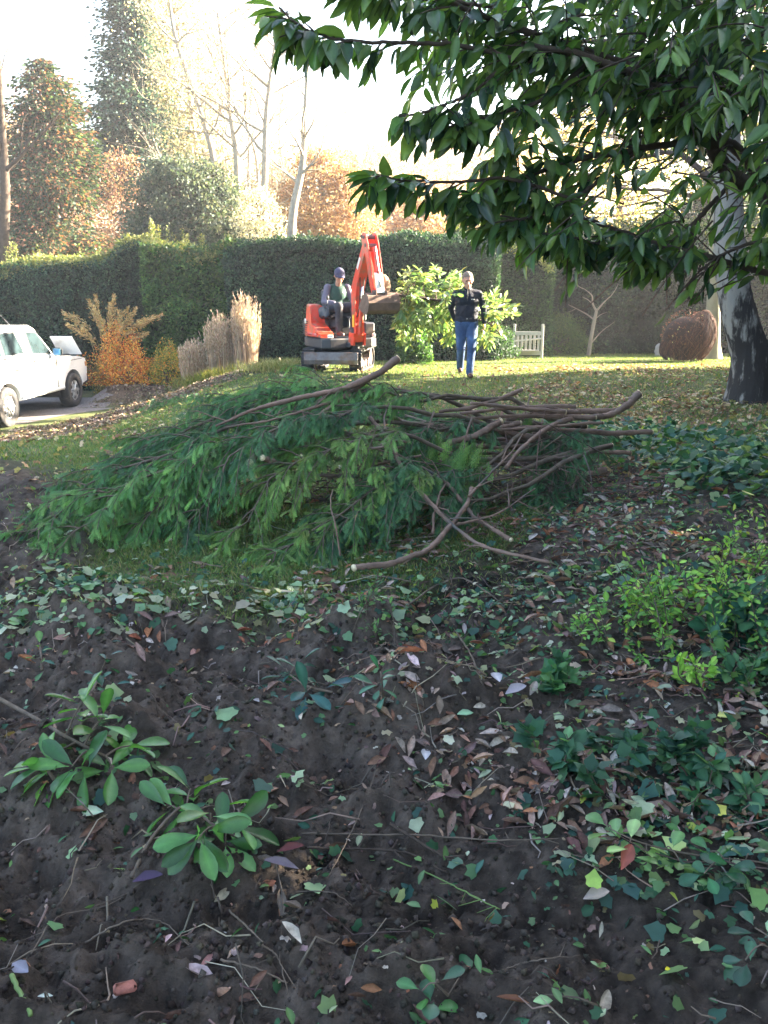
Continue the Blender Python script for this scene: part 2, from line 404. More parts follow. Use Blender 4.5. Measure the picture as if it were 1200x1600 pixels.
# ================================================================ GROUND
def graded(lo, d0, d1, hi, fine, growth):
    a = list(np.arange(d0, d1, fine)); s_ = fine; x = d1
    while x < hi: a.append(x); s_ *= growth; x += s_
    a.append(hi); b = []; s_ = fine; x = d0-fine
    while x > lo: b.append(x); s_ *= growth; x -= s_
    b.append(lo)
    return np.array(b[::-1]+a)
gx = graded(-110, -2.1, 2.3, 110, .0135, 1.035); gy = graded(-12, 1.2, 5.0, 125, .0125, 1.022)
X, Y = np.meshgrid(gx, gy)
Z = G(X, Y)
gm = grassmask(X, Y); mm = mulchmask(X, Y)
n1 = fbm(X, Y, 1.1, 4, 1)[..., None]; n2 = fbm(X, Y, 5, 4, 3)[..., None]; n3 = fbm(X, Y, 18, 3, 0)[..., None]
soil = A(.088, .069, .055)*(1+.6*n1+.4*n2+.9*n3)
grass = A(.085, .105, .042)*(1+.5*n1+.7*n2+.4*n3)+A(.05, .03, .0)*np.clip(n2*1.5, 0, 1)
far_leaf = (ss(.5, 2.5, X)*ss(7.5, 9.5, Y)*ss(15.5, 12.5, Y))[..., None]
grass = grass*(1-.4*far_leaf)+A(.15, .105, .06)*.4*far_leaf
mul = A(.12, .085, .062)*(1+.7*n2+.5*n3)
gm_ = (gm*(1-.35*ss(.0, .4, fbm(X, Y, 1.7, 3, 5))))[..., None]; mm_ = mm[..., None]
cc = soil*(1-gm_)+grass*gm_; cc = cc*(1-mm_)+mul*mm_
cc = np.clip(cc, .008, .6)
ny, nx = X.shape
i = np.arange(ny-1)[:, None]*nx; j = np.arange(nx-1)[None]
q = np.stack([i+j, i+j+1, i+nx+j+1, i+nx+j], -1).reshape(-1, 4)
mb = MB().add(np.stack([X, Y, Z], -1).reshape(-1, 3), q, cc.reshape(-1, 3))
tag(mb.build('ground', MT['ground']), 'dark turned soil and leaf strewn lawn sloping away', 'ground', kind='structure')
# driveway sheet
ys = np.linspace(9, 20.5, 60); us = np.linspace(0, 1, 14); mb = MB(); v = []
for y in ys:
    e = float(edge_x(y))
    for u in us:
        x = min(e-.55, -5.95 if y > 19.3 else 0)-u*7.5+.08*sin(y*3.1)*(u == 0); v.append((x, y, g1(x, y)+.006))
i = np.arange(59)[:, None]*14; j = np.arange(13)[None]
q = np.stack([i+j+1, i+j, i+14+j, i+14+j+1], -1).reshape(-1, 4)
tag(MB().add(v, q).build('driveway', MT['drive']), 'pale grey gravel driveway behind the mulch bank', 'driveway', kind='structure')

# ---------------------------------------------------------------- litter and grass (uncountable)
def samp(N, x0, x1, y0, y1, dens, persp=True):
    u = R.random(N*6)
    y = y0*(y1/y0)**u if persp else y0+(y1-y0)*u
    x = x0+(x1-x0)*R.random(N*6)
    if persp: x = x/y1*y if False else x
    k = R.random(len(x)) < np.clip(dens(x, y), 0, 1); return x[k][:N], y[k][:N]
def ondir(x, y, N, tilt=.35):
    e = .03; a = R.random(N)*2*pi; d = np.stack([np.cos(a), np.sin(a), np.zeros(N)], 1)
    gxx = (G(x+e, y)-G(x-e, y))/(2*e); gyy = (G(x, y+e)-G(x, y-e))/(2*e)
    n = nz(np.stack([-gxx*.7, -gyy*.7, np.ones(N)], 1)+R.normal(size=(N, 3))*tilt)
    return d-n*(d*n).sum(1, keepdims=True), n
def litter(name, tm, N, area, dens, Lr, ratio, cols, w_, lift, label, tilt=.35, m='litter'):
    x, y = samp(N, *area, dens); N = len(x)
    d, n = ondir(x, y, N, tilt); L = Lr[0]+(Lr[1]-Lr[0])*R.random(N)**1.5
    pos = np.stack([x, y, G(x, y)+lift+.012*R.random(N)], 1)-d*(L*.5)[:, None]
    mb = MB().scatter(tm, pos, d, n, L, L*ratio*(.8+.4*R.random(N)), pick(cols, N, w_))
    return tag(mb.build(name, MT[m]), label, 'leaf litter', kind='stuff')
def right(x, y): return ss(-.2, .6, x+.35*(y-3))
def d_dead(x, y):
    g = grassmask(x, y)
    return (.05+.95*ss(-.3, .5, x+.5*(y-3.1))*ss(2.0, 2.5, y)+.6*ss(3.5, 4.1, y)*ss(-1.6, -1, x))*(1-.65*g)*(1-.4*ss(6, 9, y))*(.12+1.5*ss(-.15, .4, fbm(x, y, 2.2, 3, 2)))
BROWN = [(.22, .12, .08), (.32, .21, .16), (.17, .12, .10), (.36, .30, .26), (.30, .13, .07), (.12, .07, .055), (.46, .38, .33)]
PALE = [(.32, .40, .26), (.22, .34, .18), (.42, .44, .32), (.16, .28, .13), (.30, .30, .19), (.12, .23, .14)]
litter('dead_leaf_litter', CURLD, 9000, (-3.2, 5, 1.3, 10.5), d_dead, (.03, .10), .36, BROWN, [3, 3, 3, 2, 1.2, 3, .8], .006, 'curled brown and grey laurel leaves strewn over the soil')
litter('crumbled_leaf_litter', RAG, 17000, (-3.5, 6, 1.3, 12), lambda x, y: .05+d_dead(x, y), (.008, .034), .7, BROWN+[(.42, .33, .2)], [3, 3, 3, 1.5, 1, 4, .8, .35], .003, 'fine crumbled leaf and bark litter covering the soil', .5)
litter('pale_leaf_litter', IVY, 260, (-2.1, .5, 3.75, 5.0), lambda x, y: ss(-2, -1.6, x)*ss(.3, -.3, x)*ss(3.8, 4.1, y)*ss(4.9, 4.5, y)*(.3+1.4*ss(-.2, .3, fbm(x, y, 2, 3, 2))), (.03, .085), .9, PALE, None, .015, 'pale mint leaves strewn between soil and grass at the left', .22, 'leaf')
litter('pale_scrap_litter', RAG, 600, (-2.2, 3.0, 2.2, 5.4), lambda x, y: .15+.8*ss(-.3, .4, x+.3*(y-3))+ss(3.9, 4.2, y), (.02, .06), .7, PALE+[(.5, .45, .3)], None, .015, 'pale green leaf scraps across the litter', .3, 'leaf')
def d_ivy(x, y):
    return (.05+.8*ss(.1, .9, x+.3*(y-3))*ss(1.9, 2.4, y)*ss(9.5, 6, y)+.55*ss(3.7, 4.05, y)*ss(5.2, 4.4, y)*ss(.4, -.1, x)*ss(-2.3, -1.6, x))*(.25+1.5*ss(-.2, .35, fbm(x, y, 1.4, 3, 4)))
GREENS = [(.10, .19, .075), (.04, .11, .055), (.035, .10, .075), (.24, .33, .17), (.17, .29, .09), (.36, .43, .27), (.30, .36, .07)]
litter('ivy_leaf_litter', IVY, 3200, (-3, 5, 1.35, 10), d_ivy, (.025, .07), 1.0, GREENS, [3, 3.5, 3, 1.6, 1.2, .8, .25], .012, 'torn ivy leaves scattered over the soil', .45, 'leaf')
litter('torn_green_leaf_litter', RAG, 7000, (-3, 5, 1.35, 9), lambda x, y: d_ivy(x, y)+.04*(x > -.5), (.015, .05), .8, GREENS+[(.16, .13, .06)], [3, 4, 3, 1, 1, .5, .2, 2], .01, 'torn scraps of green leaf mixed into the litter', .6, 'leaf')
litter('small_green_leaf_litter', OVAL, 6000, (-3, 5, 1.35, 9), lambda x, y: d_ivy(x, y)+.03, (.02, .055), .5, GREENS, [3, 4, 3, 1, 1, .6, .2], .012, 'small green leaf scraps mixed into the litter', .6, 'leaf')
litter('lawn_leaf_litter', RAG, 10500, (-9, 9, 7, 19), lambda x, y: (.12+.88*ss(.5, 2.5, x))*(.25+.95*ss(-.2, .4, fbm(x, y, .6, 3, 1)))*(x > edge_x(y)+.3), (.04, .10), .6, [(.42, .26, .13), (.27, .15, .08), (.52, .42, .26), (.45, .40, .14), (.2, .12, .08)], None, .03, 'orange and buff fallen leaves scattered over the lawn', .5)
litter('mulch_chips', SMALL, 14000, (-7, -1.5, 11.5, 19.5), lambda x, y: mulchmask(x, y), (.03, .10), .45, [(.17, .12, .09), (.28, .2, .15), (.09, .06, .045), (.36, .29, .22), (.14, .15, .07)], None, .01, 'brown bark mulch along the edge of the drive', .6)
# ivy ground cover, right
x, y = samp(5200, 1.7, 6, 5.6, 10.5, lambda x, y: ss(1.5, 2.6, x+.35*(y-7))*ss(10.3, 8.8, y)*ss(5.4, 6.4, y)*(.2+1.2*ss(-.3, .3, fbm(x, y, 1.3, 3, 2))))
N = len(x); d, n = ondir(x, y, N, .5); L = .04+.06*R.random(N)
mb = MB().scatter(IVY, np.stack([x, y, G(x, y)+.02+.14*R.random(N)], 1), d, n, L, L, pick(GREENS, N, [2, 5, 4, .7, .9, .5, .25]))
tag(mb.build('ivy_ground_cover', MT['leaf']), 'low ivy carpet spreading below the birch', 'ivy', kind='stuff')
# grass
def grassy(name, N, area, dens, Lr, Wr, cols, w_, label):
    x, y = samp(N, *area, dens); N = len(x)
    a = R.random(N)*2*pi; d = nz(np.stack([np.cos(a)*.7, np.sin(a)*.7, .5+.8*R.random(N)], 1)); n = np.stack([np.cos(a), np.sin(a), -np.ones(N)*.8], 1)*-1
    L = Lr[0]+(Lr[1]-Lr[0])*R.random(N); W = Wr[0]+(Wr[1]-Wr[0])*R.random(N)
    mb = MB().scatter(BLADE, np.stack([x, y, G(x, y)-.003], 1), d, n, L, W, pick(cols, N, w_))
    tag(mb.build(name, MT['grass']), label, 'grass', kind='stuff')
GC = [(.09, .16, .04), (.13, .20, .045), (.19, .22, .07), (.28, .24, .11), (.07, .16, .05)]
grassy('thin_grass', 90000, (-3.2, 4.5, 4.0, 9.0), lambda x, y: grassmask(x, y)*(.3+1.1*ss(-.3, .3, fbm(x, y, 1.7, 3, 5)))+.03, (.025, .07), (.003, .006), GC, [3, 3, 2, 1.5, 3], 'short thin grass growing around the branch pile')
grassy('lawn_grass', 130000, (-9, 10, 8, 26), lambda x, y: grassmask(x, y)*(1-mulchmask(x, y))*(x > edge_x(y)+.2)*(.5+.8*ss(-.4, .3, fbm(x, y, .8, 3, 5))), (.03, .07), (.007, .016), GC, [3, 3, 3, 1.5, 2], 'rough mown lawn grass behind the pile')
# fine twigs among the litter
mb = MB()
x, y = samp(1700, -2.5, 4.5, 1.4, 7, lambda x, y: .2+d_dead(x, y))
for a, b in zip(x, y):
    th = R.random()*2*pi; l = .05+.22*R.random()**2; k = np.linspace(-.5, .5, 4)
    X_ = a+k*l*cos(th)+R.normal(size=4)*.006; Y_ = b+k*l*sin(th)+R.normal(size=4)*.006
    mb.tube(np.stack([X_, Y_, G(X_, Y_)+.012+.02*R.random()], 1), np.linspace(.0028, .0012, 4)*(.6+.8*R.random()), 4, col=jit(random.choice([(.2, .15, .11), (.11, .08, .06), (.32, .27, .2), (.09, .06, .05)]), 1)[0])
MT['twiglit'] = mat('fine_twig', attr=True, rough=.85, var=.3, scale=30)
tag(mb.build('twig_litter', MT['twiglit']), 'fine dead twigs and roots among the leaf litter', 'twigs', kind='stuff')
# soil crumbs
x, y = samp(34000, -2.6, 2.4, 1.35, 4.8, lambda x, y: (1-grassmask(x, y))*(.25+.8*ss(.8, -.3, x)))
N = len(x); oc = (np.array([(1, 0, 0), (-1, 0, 0), (0, 1, 0), (0, -1, 0), (0, 0, 1), (0, 0, -1)], float)*.5, [np.array([(0, 2, 4), (2, 1, 4), (1, 3, 4), (3, 0, 4), (2, 0, 5), (1, 2, 5), (3, 1, 5), (0, 3, 5)])])
L = .004+.026*R.random(N)**4
mb = MB().scatter(oc, np.stack([x, y, G(x, y)+L*.2], 1), rdir(N), rdir(N), L, L*(.6+.5*R.random(N)), jit((.094, .075, .060), N, .45), L*.8)
tag(mb.build('soil_crumbs', MT['ground']), 'loose crumbs of dark soil', 'soil', kind='stuff')

# ================================================================ HEDGES
def hedge(name, label, pts, width, htop, cols, w_, per=900, leaf=(.05, .09), bump=.18, group=None, sprig=0, lod=1.0, topc=None):
    P = np.array(pts, float); seg = np.linalg.norm(np.diff(P, axis=0), axis=1); LT = seg.sum(); cum = np.concatenate([[0], np.cumsum(seg)])
    def at(s_):
        x = np.interp(s_, cum, P[:, 0]); y = np.interp(s_, cum, P[:, 1]); k = np.clip(np.searchsorted(cum, s_, 'right')-1, 0, len(seg)-1)
        t = (P[1:]-P[:-1])/seg[:, None]; return x, y, t[k]
    b0 = at(np.array([LT/2])); base = A(b0[0][0], b0[1][0], g1(b0[0][0], b0[1][0], False))
    root = thing(name, label, 'hedge', base, group)
    def surf(s_, v, H):        # v in 0..1: front bottom -> top -> back
        x, y, t = at(s_); nrm = np.stack([t[:, 1], -t[:, 0]], 1)     # toward the viewer
        ang = v; rr = .35
        hh = H; per_ = 2*hh+width; q_ = v*per_
        front = q_ < hh; top = (q_ >= hh) & (q_ < hh+width)
        off = np.where(front, width/2, np.where(top, width/2-(q_-hh), -width/2))
        z = np.where(front, q_, np.where(top, hh, hh-(q_-hh-width)))
        nn = np.where(front[:, None], np.concatenate([nrm, np.zeros((len(x), 1))], 1), np.where(top[:, None], A(0, 0, 1), np.concatenate([-nrm, np.zeros((len(x), 1))], 1)))
        dist_edge = np.minimum(np.abs(q_-hh), np.abs(q_-hh-width))
        rd = np.clip(1-dist_edge/rr, 0, 1)**2*.28*rr
        bm = bump*(1.5*fbm(s_, z+off, 1.1, 5, 1)+.6*fbm(s_+9, z-off, .3, 2, 2))
        pos = np.stack([x+nrm[:, 0]*off, y+nrm[:, 1]*off, G(x, y, False)+z], 1)
        return pos+nn*(bm-rd)[:, None]-A(0, 0, 1)*(rd)[:, None]*top[:, None]+0, nn, z
    Hs = lambda s_: htop(s_/LT)+.08*fbm(s_, s_*0, 1.2, 3, 4)
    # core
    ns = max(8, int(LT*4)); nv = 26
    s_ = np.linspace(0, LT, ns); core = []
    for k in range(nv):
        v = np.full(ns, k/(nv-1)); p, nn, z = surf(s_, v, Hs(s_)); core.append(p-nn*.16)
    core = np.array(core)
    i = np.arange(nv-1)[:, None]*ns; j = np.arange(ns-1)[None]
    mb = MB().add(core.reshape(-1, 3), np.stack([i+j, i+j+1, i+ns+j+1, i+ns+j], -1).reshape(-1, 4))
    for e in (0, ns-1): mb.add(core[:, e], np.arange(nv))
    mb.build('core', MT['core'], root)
    mb = MB(); N = int(LT*(2*htop(.5)+width)*per*lod)
    s_ = R.random(N)*LT; v = np.where(R.random(N) < .8, R.random(N)*.62, R.random(N)); p, nn, z = surf(s_, v, Hs(s_))
    for e, tt in ((0, -1), (LT, 1)):        # ends
        pass
    p = p-nn*(R.random(N)**2*.16)[:, None]+R.normal(size=(N, 3))*.03
    patch = fbm(s_, z, .9, 3, 3)
    c = pick(cols, N, w_, .35)*(1+.5*patch)[:, None]
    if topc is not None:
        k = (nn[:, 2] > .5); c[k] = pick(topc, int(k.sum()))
    L = leaf[0]+(leaf[1]-leaf[0])*R.random(N)
    mb.scatter(SMALL, p, nz(rdir(N)+nn*.6+A(0, 0, .2)), nn+rdir(N)*.7, L, L*.55, np.clip(c, .003, 1))
    # both end faces
    for e in (0, LT):
        M_ = int(width*htop(.5)*per*lod); hh = Hs(np.full(M_, e)); x, y, t = at(np.full(M_, e)); nr = np.stack([t[:, 1], -t[:, 0]], 1)
        o_ = (R.random(M_)-.5)*width; z = R.random(M_)*hh; sg = -1 if e == 0 else 1
        tt = np.concatenate([t*sg, np.zeros((M_, 1))], 1)
        p = np.stack([x+nr[:, 0]*o_, y+nr[:, 1]*o_, G(x, y, False)+z], 1)+tt*(.02+.12*fbm(o_, z, 1.5, 3, 1))[:, None]
        L = leaf[0]+(leaf[1]-leaf[0])*R.random(M_)
        mb.scatter(SMALL, p, rdir(M_)+tt*.6, tt+rdir(M_)*.7, L, L*.55, pick(cols, M_, w_, .35))
    if sprig:
        for k in range(sprig):
            s1 = np.array([R.random()*LT]); p, nn, z = surf(s1, np.array([.5]), Hs(s1)); h = .12+.35*R.random()
            n_ = int(h*90); t_ = R.random(n_)
            pp = p+np.stack([R.normal(size=n_)*.02, R.normal(size=n_)*.02, t_*h], 1)
            mb.scatter(SMALL, pp, rdir(n_)+A(0, 0, 1), rdir(n_), .05, .03, pick(topc or cols, n_))
    mb.build('foliage', MT['hedgeleaf'], root)
    return root
HG = [(.022, .052, .034), (.035, .08, .05), (.065, .12, .07), (.012, .03, .022)]
HSUN = [(.20, .22, .08), (.26, .25, .11), (.13, .17, .06)]  # leaf colours that paint sunlight onto the hedge tops and sprigs
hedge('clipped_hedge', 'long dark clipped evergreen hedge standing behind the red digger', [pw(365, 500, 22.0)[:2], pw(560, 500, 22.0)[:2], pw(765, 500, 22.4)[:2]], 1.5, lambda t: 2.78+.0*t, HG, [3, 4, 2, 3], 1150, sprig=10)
hedge('clipped_hedge', 'lighter green rounded stretch of hedge behind the dry reed grass', [pw(243, 500, 22.3)[:2], pw(372, 500, 22.3)[:2]], 1.9, lambda t: 3.0, [(.04, .10, .03), (.065, .14, .04), (.03, .07, .025), (.10, .17, .05)], [4, 3, 3, 1.5], 1150, leaf=(.06, .11), bump=.28, sprig=26, topc=HSUN)
hedge('clipped_hedge', 'dark hedge with sunlight painted on top running behind the white pickup', [pw(-190, 500, 22.6)[:2], pw(60, 500, 22.6)[:2], pw(248, 500, 22.6)[:2]], 1.6, lambda t: 2.85+.2*t, HG, [3, 3, 2, 3], 1050, sprig=30, topc=HSUN)
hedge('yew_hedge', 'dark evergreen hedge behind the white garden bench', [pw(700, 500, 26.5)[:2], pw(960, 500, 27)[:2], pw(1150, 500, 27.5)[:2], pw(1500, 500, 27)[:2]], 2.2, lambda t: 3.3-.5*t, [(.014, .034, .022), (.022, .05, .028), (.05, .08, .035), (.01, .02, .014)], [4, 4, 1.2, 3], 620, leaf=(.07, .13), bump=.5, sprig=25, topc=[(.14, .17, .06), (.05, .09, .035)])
hedge('arched_hedge', 'hedge mound with yellow sunlight painted on top, behind the walking man', [pw(715, 500, 24.2)[:2], pw(850, 500, 24.6)[:2]], 1.2, lambda t: 2.6+.5*sin(pi*min(1, max(0, .15+t*.9))) if np.isscalar(t) else 2.6+.5*np.sin(pi*np.clip(.15+t*.9, 0, 1)), [(.035, .08, .03), (.06, .12, .04), (.02, .05, .022)], [3, 2, 3], 1000, bump=.25, sprig=24, topc=[(.30, .33, .10), (.20, .26, .07)])  # yellow top leaves carry the sunlight in their colour

# ================================================================ SHRUBS
def shrub(name, label, c, r, cols, w_, N, leaf, twig=True, m='leaf', ratio=.55, up=.3, cat='shrub', lump=.25):
    """rounded bush: leaves through the outer shell of a lumpy ellipsoid standing on the ground"""
    c = np.asarray(c, float); root = thing(name, label, cat, c)
    r = np.asarray(r, float)
    d = rdir(N); d[:, 2] = np.abs(d[:, 2])*1.15-.12; d = nz(d)
    az = np.arctan2(d[:, 1], d[:, 0]); lum = 1+lump*fbm(az*1.6+c[0], d[:, 2]*2.5+c[1], 1.5, 3, 2)*1.6
    k = (.62+.42*R.random(N)**.6)*lum
    p = c+A(0, 0, r[2]*.12)+d*r*k[:, None]
    p[:, 2] = np.maximum(p[:, 2], c[2]+.02)
    L = leaf[0]+(leaf[1]-leaf[0])*R.random(N)
    mb = MB().scatter(SMALL if leaf[1] < .12 else OVAL, p, nz(rdir(N)+d*.7+A(0, 0, up)), d+rdir(N)*.6, L, L*ratio, pick(cols, N, w_, .35))
    mb.build('foliage', MT[m], root)
    if twig:
        mb = MB()
        for q in range(26):
            e = rdir(1)[0]; e[2] = abs(e[2])+.25; e = nz(e)
            P = spl([c+A(*(R.normal(size=2)*.06), 0), c+e*r*.45+A(0, 0, .05), c+e*r*(.8+.2*R.random())], 7)
            mb.tube(P, np.linspace(.012, .003, 7)*max(1, r[2]), 5)
        mb.build('stems', MT['twig'], root)
    return root
p = pw(188, 612, 19.75); p[2] = g1(p[0], p[1], False); shrub('barberry_shrub', 'orange red autumn shrub glowing beside the pickup bonnet', p+A(0, .4, -.04), (.60, .52, .88), [(.60, .17, .04), (.72, .34, .07), (.38, .10, .04), (.42, .36, .08), (.78, .52, .16)], [3, 3, 2, 1.6, 2], 9500, (.025, .06), lump=.7)
p = pw(258, 603, 19.4); p[2] = g1(p[0], p[1], False); shrub('barberry_shrub', 'smaller yellow and green shrub left of the reed grass', p+A(0, .5, -.03), (.42, .45, .80), [(.50, .32, .06), (.26, .28, .06), (.12, .16, .04), (.55, .22, .05)], [3, 3, 3, 1], 5200, (.025, .055))
p = pw(153, 600, 20.1); p[2] = g1(p[0], p[1], False); shrub('low_shrub', 'green yellow low shrub between pickup nose and orange shrub', p+A(.02, .7, 0), (.30, .4, .8), [(.13, .15, .04), (.22, .20, .05), (.30, .20, .05)], None, 2600, (.03, .06))
p = pg(880, 556); shrub('round_shrub', 'bright green rounded shrub right of the garden bench', p+A(0, .8, 0), (.85, .8, .95), [(.07, .13, .035), (.045, .09, .03), (.12, .17, .05)], None, 9000, (.03, .07))
p = pg(835, 556); shrub('round_shrub', 'dark green shrub behind the right end of the bench', p+A(.1, 2.2, 0), (.9, .8, 1.05), [(.025, .06, .03), (.04, .08, .035)], None, 6500, (.04, .08))
p = pg(975, 553); shrub('round_shrub', 'wide dark shrub behind the small bare tree', p+A(.1, 1.6, 0), (1.25, .9, 1.0), [(.02, .05, .03), (.035, .075, .04), (.015, .03, .02)], None, 9000, (.04, .08))
p = pg(648, 570); shrub('round_shrub', 'light green shrub at the hedge foot left of the walking man', p+A(0, .5, 0), (.36, .35, .62), [(.06, .14, .05), (.10, .20, .05), (.04, .09, .04)], None, 4500, (.05, .10))
p = pg(1075, 552); shrub('round_shrub', 'dark shrub behind the smooth pale trunk', p+A(.4, 3, 0), (2.2, 1.2, 1.9), [(.02, .045, .028), (.035, .07, .04)], None, 9000, (.05, .1))
p = pg(768, 568); shrub('low_shrub', 'low dark shrub behind the left end of the bench', p+A(.0, 1.9, 0), (.8, .6, .7), [(.025, .06, .03), (.04, .09, .04)], None, 4500, (.04, .08))
# brown twiggy mound beside the trunks
def mound():
    c = pg(1068, 566)+A(.02, .25, 0); root = thing('twig_mound', 'big rounded brown mound of woven dry twigs beside the smooth trunk', 'twig mound', c)
    core = MB().ell(c+A(.05, 0, .52), (.50, .46, .50), 20, 14, noise=.03); core.build('core', mat('mound_core', (.05, .025, .018), .9, bump=.03), root)
    mb = MB()
    for k in range(1500):
        a = R.random()*2*pi; t = np.linspace(0, 1, 6); h0 = R.random()*.5; h1 = h0+.25+.5*R.random()
        sw = (R.random()-.5)*1.6; aa = a+sw*t; zz = np.clip(h0+(h1-h0)*t, 0, 1.02)
        rr = .55*np.sqrt(np.clip(1-((zz-.46)/.58)**2, .02, 1))+R.normal()*.015+.02
        rr = rr*(1.08-.38*zz**2); X_ = c[0]+.05+np.cos(aa)*rr+.30*zz**1.5; Y_ = c[1]+np.sin(aa)*rr*.92
        mb.tube(np.stack([X_, Y_, c[2]+.02+zz*(1.10+.30*np.cos(aa)*rr)], 1), np.linspace(.007, .003, 6), 4, cap=False, col=jit(random.choice([(.11, .045, .03), (.07, .03, .022), (.17, .08, .045), (.05, .025, .02)]), 1)[0])
    N = 700; d = rdir(N); pos = c+A(.08, 0, .56)+d*A(.57, .53, .6); pos[:, 2] = np.maximum(pos[:, 2], c[2]+.02)
    mb.scatter(SMALL, pos, rdir(N)+A(0, 0, .4), d, .05, .03, pick([(.25, .11, .05), (.15, .06, .035), (.6, .5, .2)], N, [3, 4, .2]))
    mb.build('twigs', MT['twiglit'], root)
mound()
p = pg(1029, 556); mb = MB().ell(p+A(0, 0, .12), (.12, .1, .2), 14, 10, noise=.09)
tag(mb.build('stone', mat('pale_stone', (.45, .43, .4), .9, bump=.02, bscale=20), loc=p), 'small pale upright stone left of the brown twig mound', 'stone')

# dry ornamental grasses
def reed(label, px, py, w_, h, N, dy=0, cols=((.46, .36, .27), (.56, .46, .36), (.38, .28, .20), (.62, .54, .44))):
    p = pw(px, py, 19.4); p[2] = g1(p[0], p[1]); root = thing('reed_grass', label, 'ornamental grass', p, 'dry reed grass clumps')
    mb = MB(); a = R.random(N)*2*pi; q_ = R.random(N)**.5*w_*.42
    b = p+np.stack([np.cos(a)*q_, np.sin(a)*q_*.8, np.zeros(N)], 1)
    hh = h*(.5+.55*R.random(N)**.9)*(1-.25*(q_/(w_*.42))**2); lean = nz(np.stack([np.cos(a)*.09*q_/w_+R.normal(size=N)*.045, np.sin(a)*.08+R.normal(size=N)*.03, np.ones(N)], 1))
    mb.scatter((np.array([(0, -.5, 0), (0, .5, 0), (.6, .4, 0), (.6, -.4, 0), (1, 0, 0)], float), BLADE[1]), b, lean, rdir(N)*A(1, 1, .1), hh, .009, pick(cols, N))
    mb.build('stalks', MT['drygrass'], root)
    mb = MB(); K = 9; t = R.random((N, K))
    pos = (b[:, None]+lean[:, None]*(hh[:, None]*(.62+.38*t))[:, :, None]).reshape(-1, 3)
    mb.scatter(SMALL, pos, np.repeat(lean, K, 0)+rdir(N*K)*.35, rdir(N*K), .07, .016, pick(cols, N*K))
    mb.build('plumes', MT['drygrass'], root)
reed('tallest upright clump of dry beige reed grass, the one furthest right', 385, 586, .60, 1.60, 640)
reed('middle clump of dry beige reed grass, half a head lower', 345, 590, .62, 1.38, 600)
reed('short leftmost clump of dry reed grass beside the yellow shrub', 306, 594, .72, 1.0, 560)
p = pw(318, 600, 19.0); p[2] = g1(p[0], p[1]); N = 1500; root = thing('low_grass_tuft', 'low yellow green grass tuft at the foot of the reed grass', 'grass tuft', p)
a = R.random(N)*2*pi; b = p+A(0, .1, 0)+np.stack([R.normal(size=N)*.28, R.normal(size=N)*.14, np.zeros(N)], 1); b[:, 2] = G(b[:, 0], b[:, 1])
MB().scatter(BLADE, b, np.stack([np.cos(a)*.5, np.sin(a)*.5, np.ones(N)], 1), np.stack([np.cos(a), np.sin(a), -np.ones(N)*.5], 1)*-1, .18+.2*R.random(N), .012, pick([(.25, .27, .08), (.38, .34, .14), (.16, .2, .06)], N)).build('blades', MT['grass'], root)
p = pg(420, 583); N = 1300; root = thing('low_grass_tuft', 'pale low grass tuft right of the tallest reed grass', 'grass tuft', p)
a = R.random(N)*2*pi; b = p+A(0, .5, 0)+np.stack([R.normal(size=N)*.3, R.normal(size=N)*.2, np.zeros(N)], 1); b[:, 2] = G(b[:, 0], b[:, 1])
MB().scatter(BLADE, b, np.stack([np.cos(a)*.6, np.sin(a)*.6, np.ones(N)], 1), np.stack([np.cos(a), np.sin(a), -np.ones(N)*.5], 1)*-1, .15+.2*R.random(N), .012, pick([(.32, .30, .14), (.40, .36, .2), (.16, .2, .06)], N)).build('blades', MT['grass'], root)
# golden plume grass
def plume_grass():
    p = pw(170, 600, 20.6); p[2] = g1(p[0], p[1])
    root = thing('plume_grass', 'tall golden feathery plume grass arching above the orange shrub', 'ornamental grass', p)
    st = MB(); pl = MB()
    tips = [(150, 462, .1), (147, 480, 0), (178, 462, 0), (172, 475, .1), (200, 480, 0), (212, 482, .1), (190, 505, 0), (106, 507, -.3), (100, 488, 0), (112, 492, .2), (228, 505, .2), (240, 495, .2), (252, 492, -.2), (230, 520, .1), (205, 500, .3), (160, 500, .3), (185, 485, .4), (130, 515, -.2), (140, 470, .3)]
    for (px, py, dy) in tips:
        e = pw(px, py, p[1]+dy); s0 = p+A(R.normal()*.1, R.normal()*.08, 0)
        m_ = s0*.45+e*.55+A((s0[0]-e[0])*.25, 0, .28*abs(e[0]-p[0])+.05)
        P = spl([s0, m_, e], 14); st.tube(P, np.linspace(.006, .003, 14), 4, cap=False, col=jit((.42, .33, .16), 1)[0])
        N = 130; t = .66+.34*R.random(N); idx = np.clip((t*13).astype(int), 0, 12); d = nz(P[idx+1]-P[idx])
        pos = P[idx]+(P[idx+1]-P[idx])*R.random((N, 1))+R.normal(size=(N, 3))*(.045*np.sin((t-.66)/.34*pi*.9+.25))[:, None]
        pl.scatter(SMALL, pos, d+rdir(N)*.6+A(0, 0, -.25), rdir(N), .075, .025, pick([(.58, .42, .18), (.45, .29, .11), (.68, .55, .3)], N))
    N = 260; a = R.random(N)*2*pi
    st.scatter(BLADE, p+R.normal(size=(N, 3))*A(.12, .1, 0), np.stack([np.cos(a)*.5, np.sin(a)*.5, np.ones(N)], 1), np.stack([np.cos(a), np.sin(a), -np.ones(N)*.5], 1)*-1, .5+.7*R.random(N), .01, pick([(.2, .2, .08), (.36, .3, .15)], N))
    st.build('stalks', MT['drygrass'], root); pl.build('plumes', MT['drygrass'], root)
plume_grass()
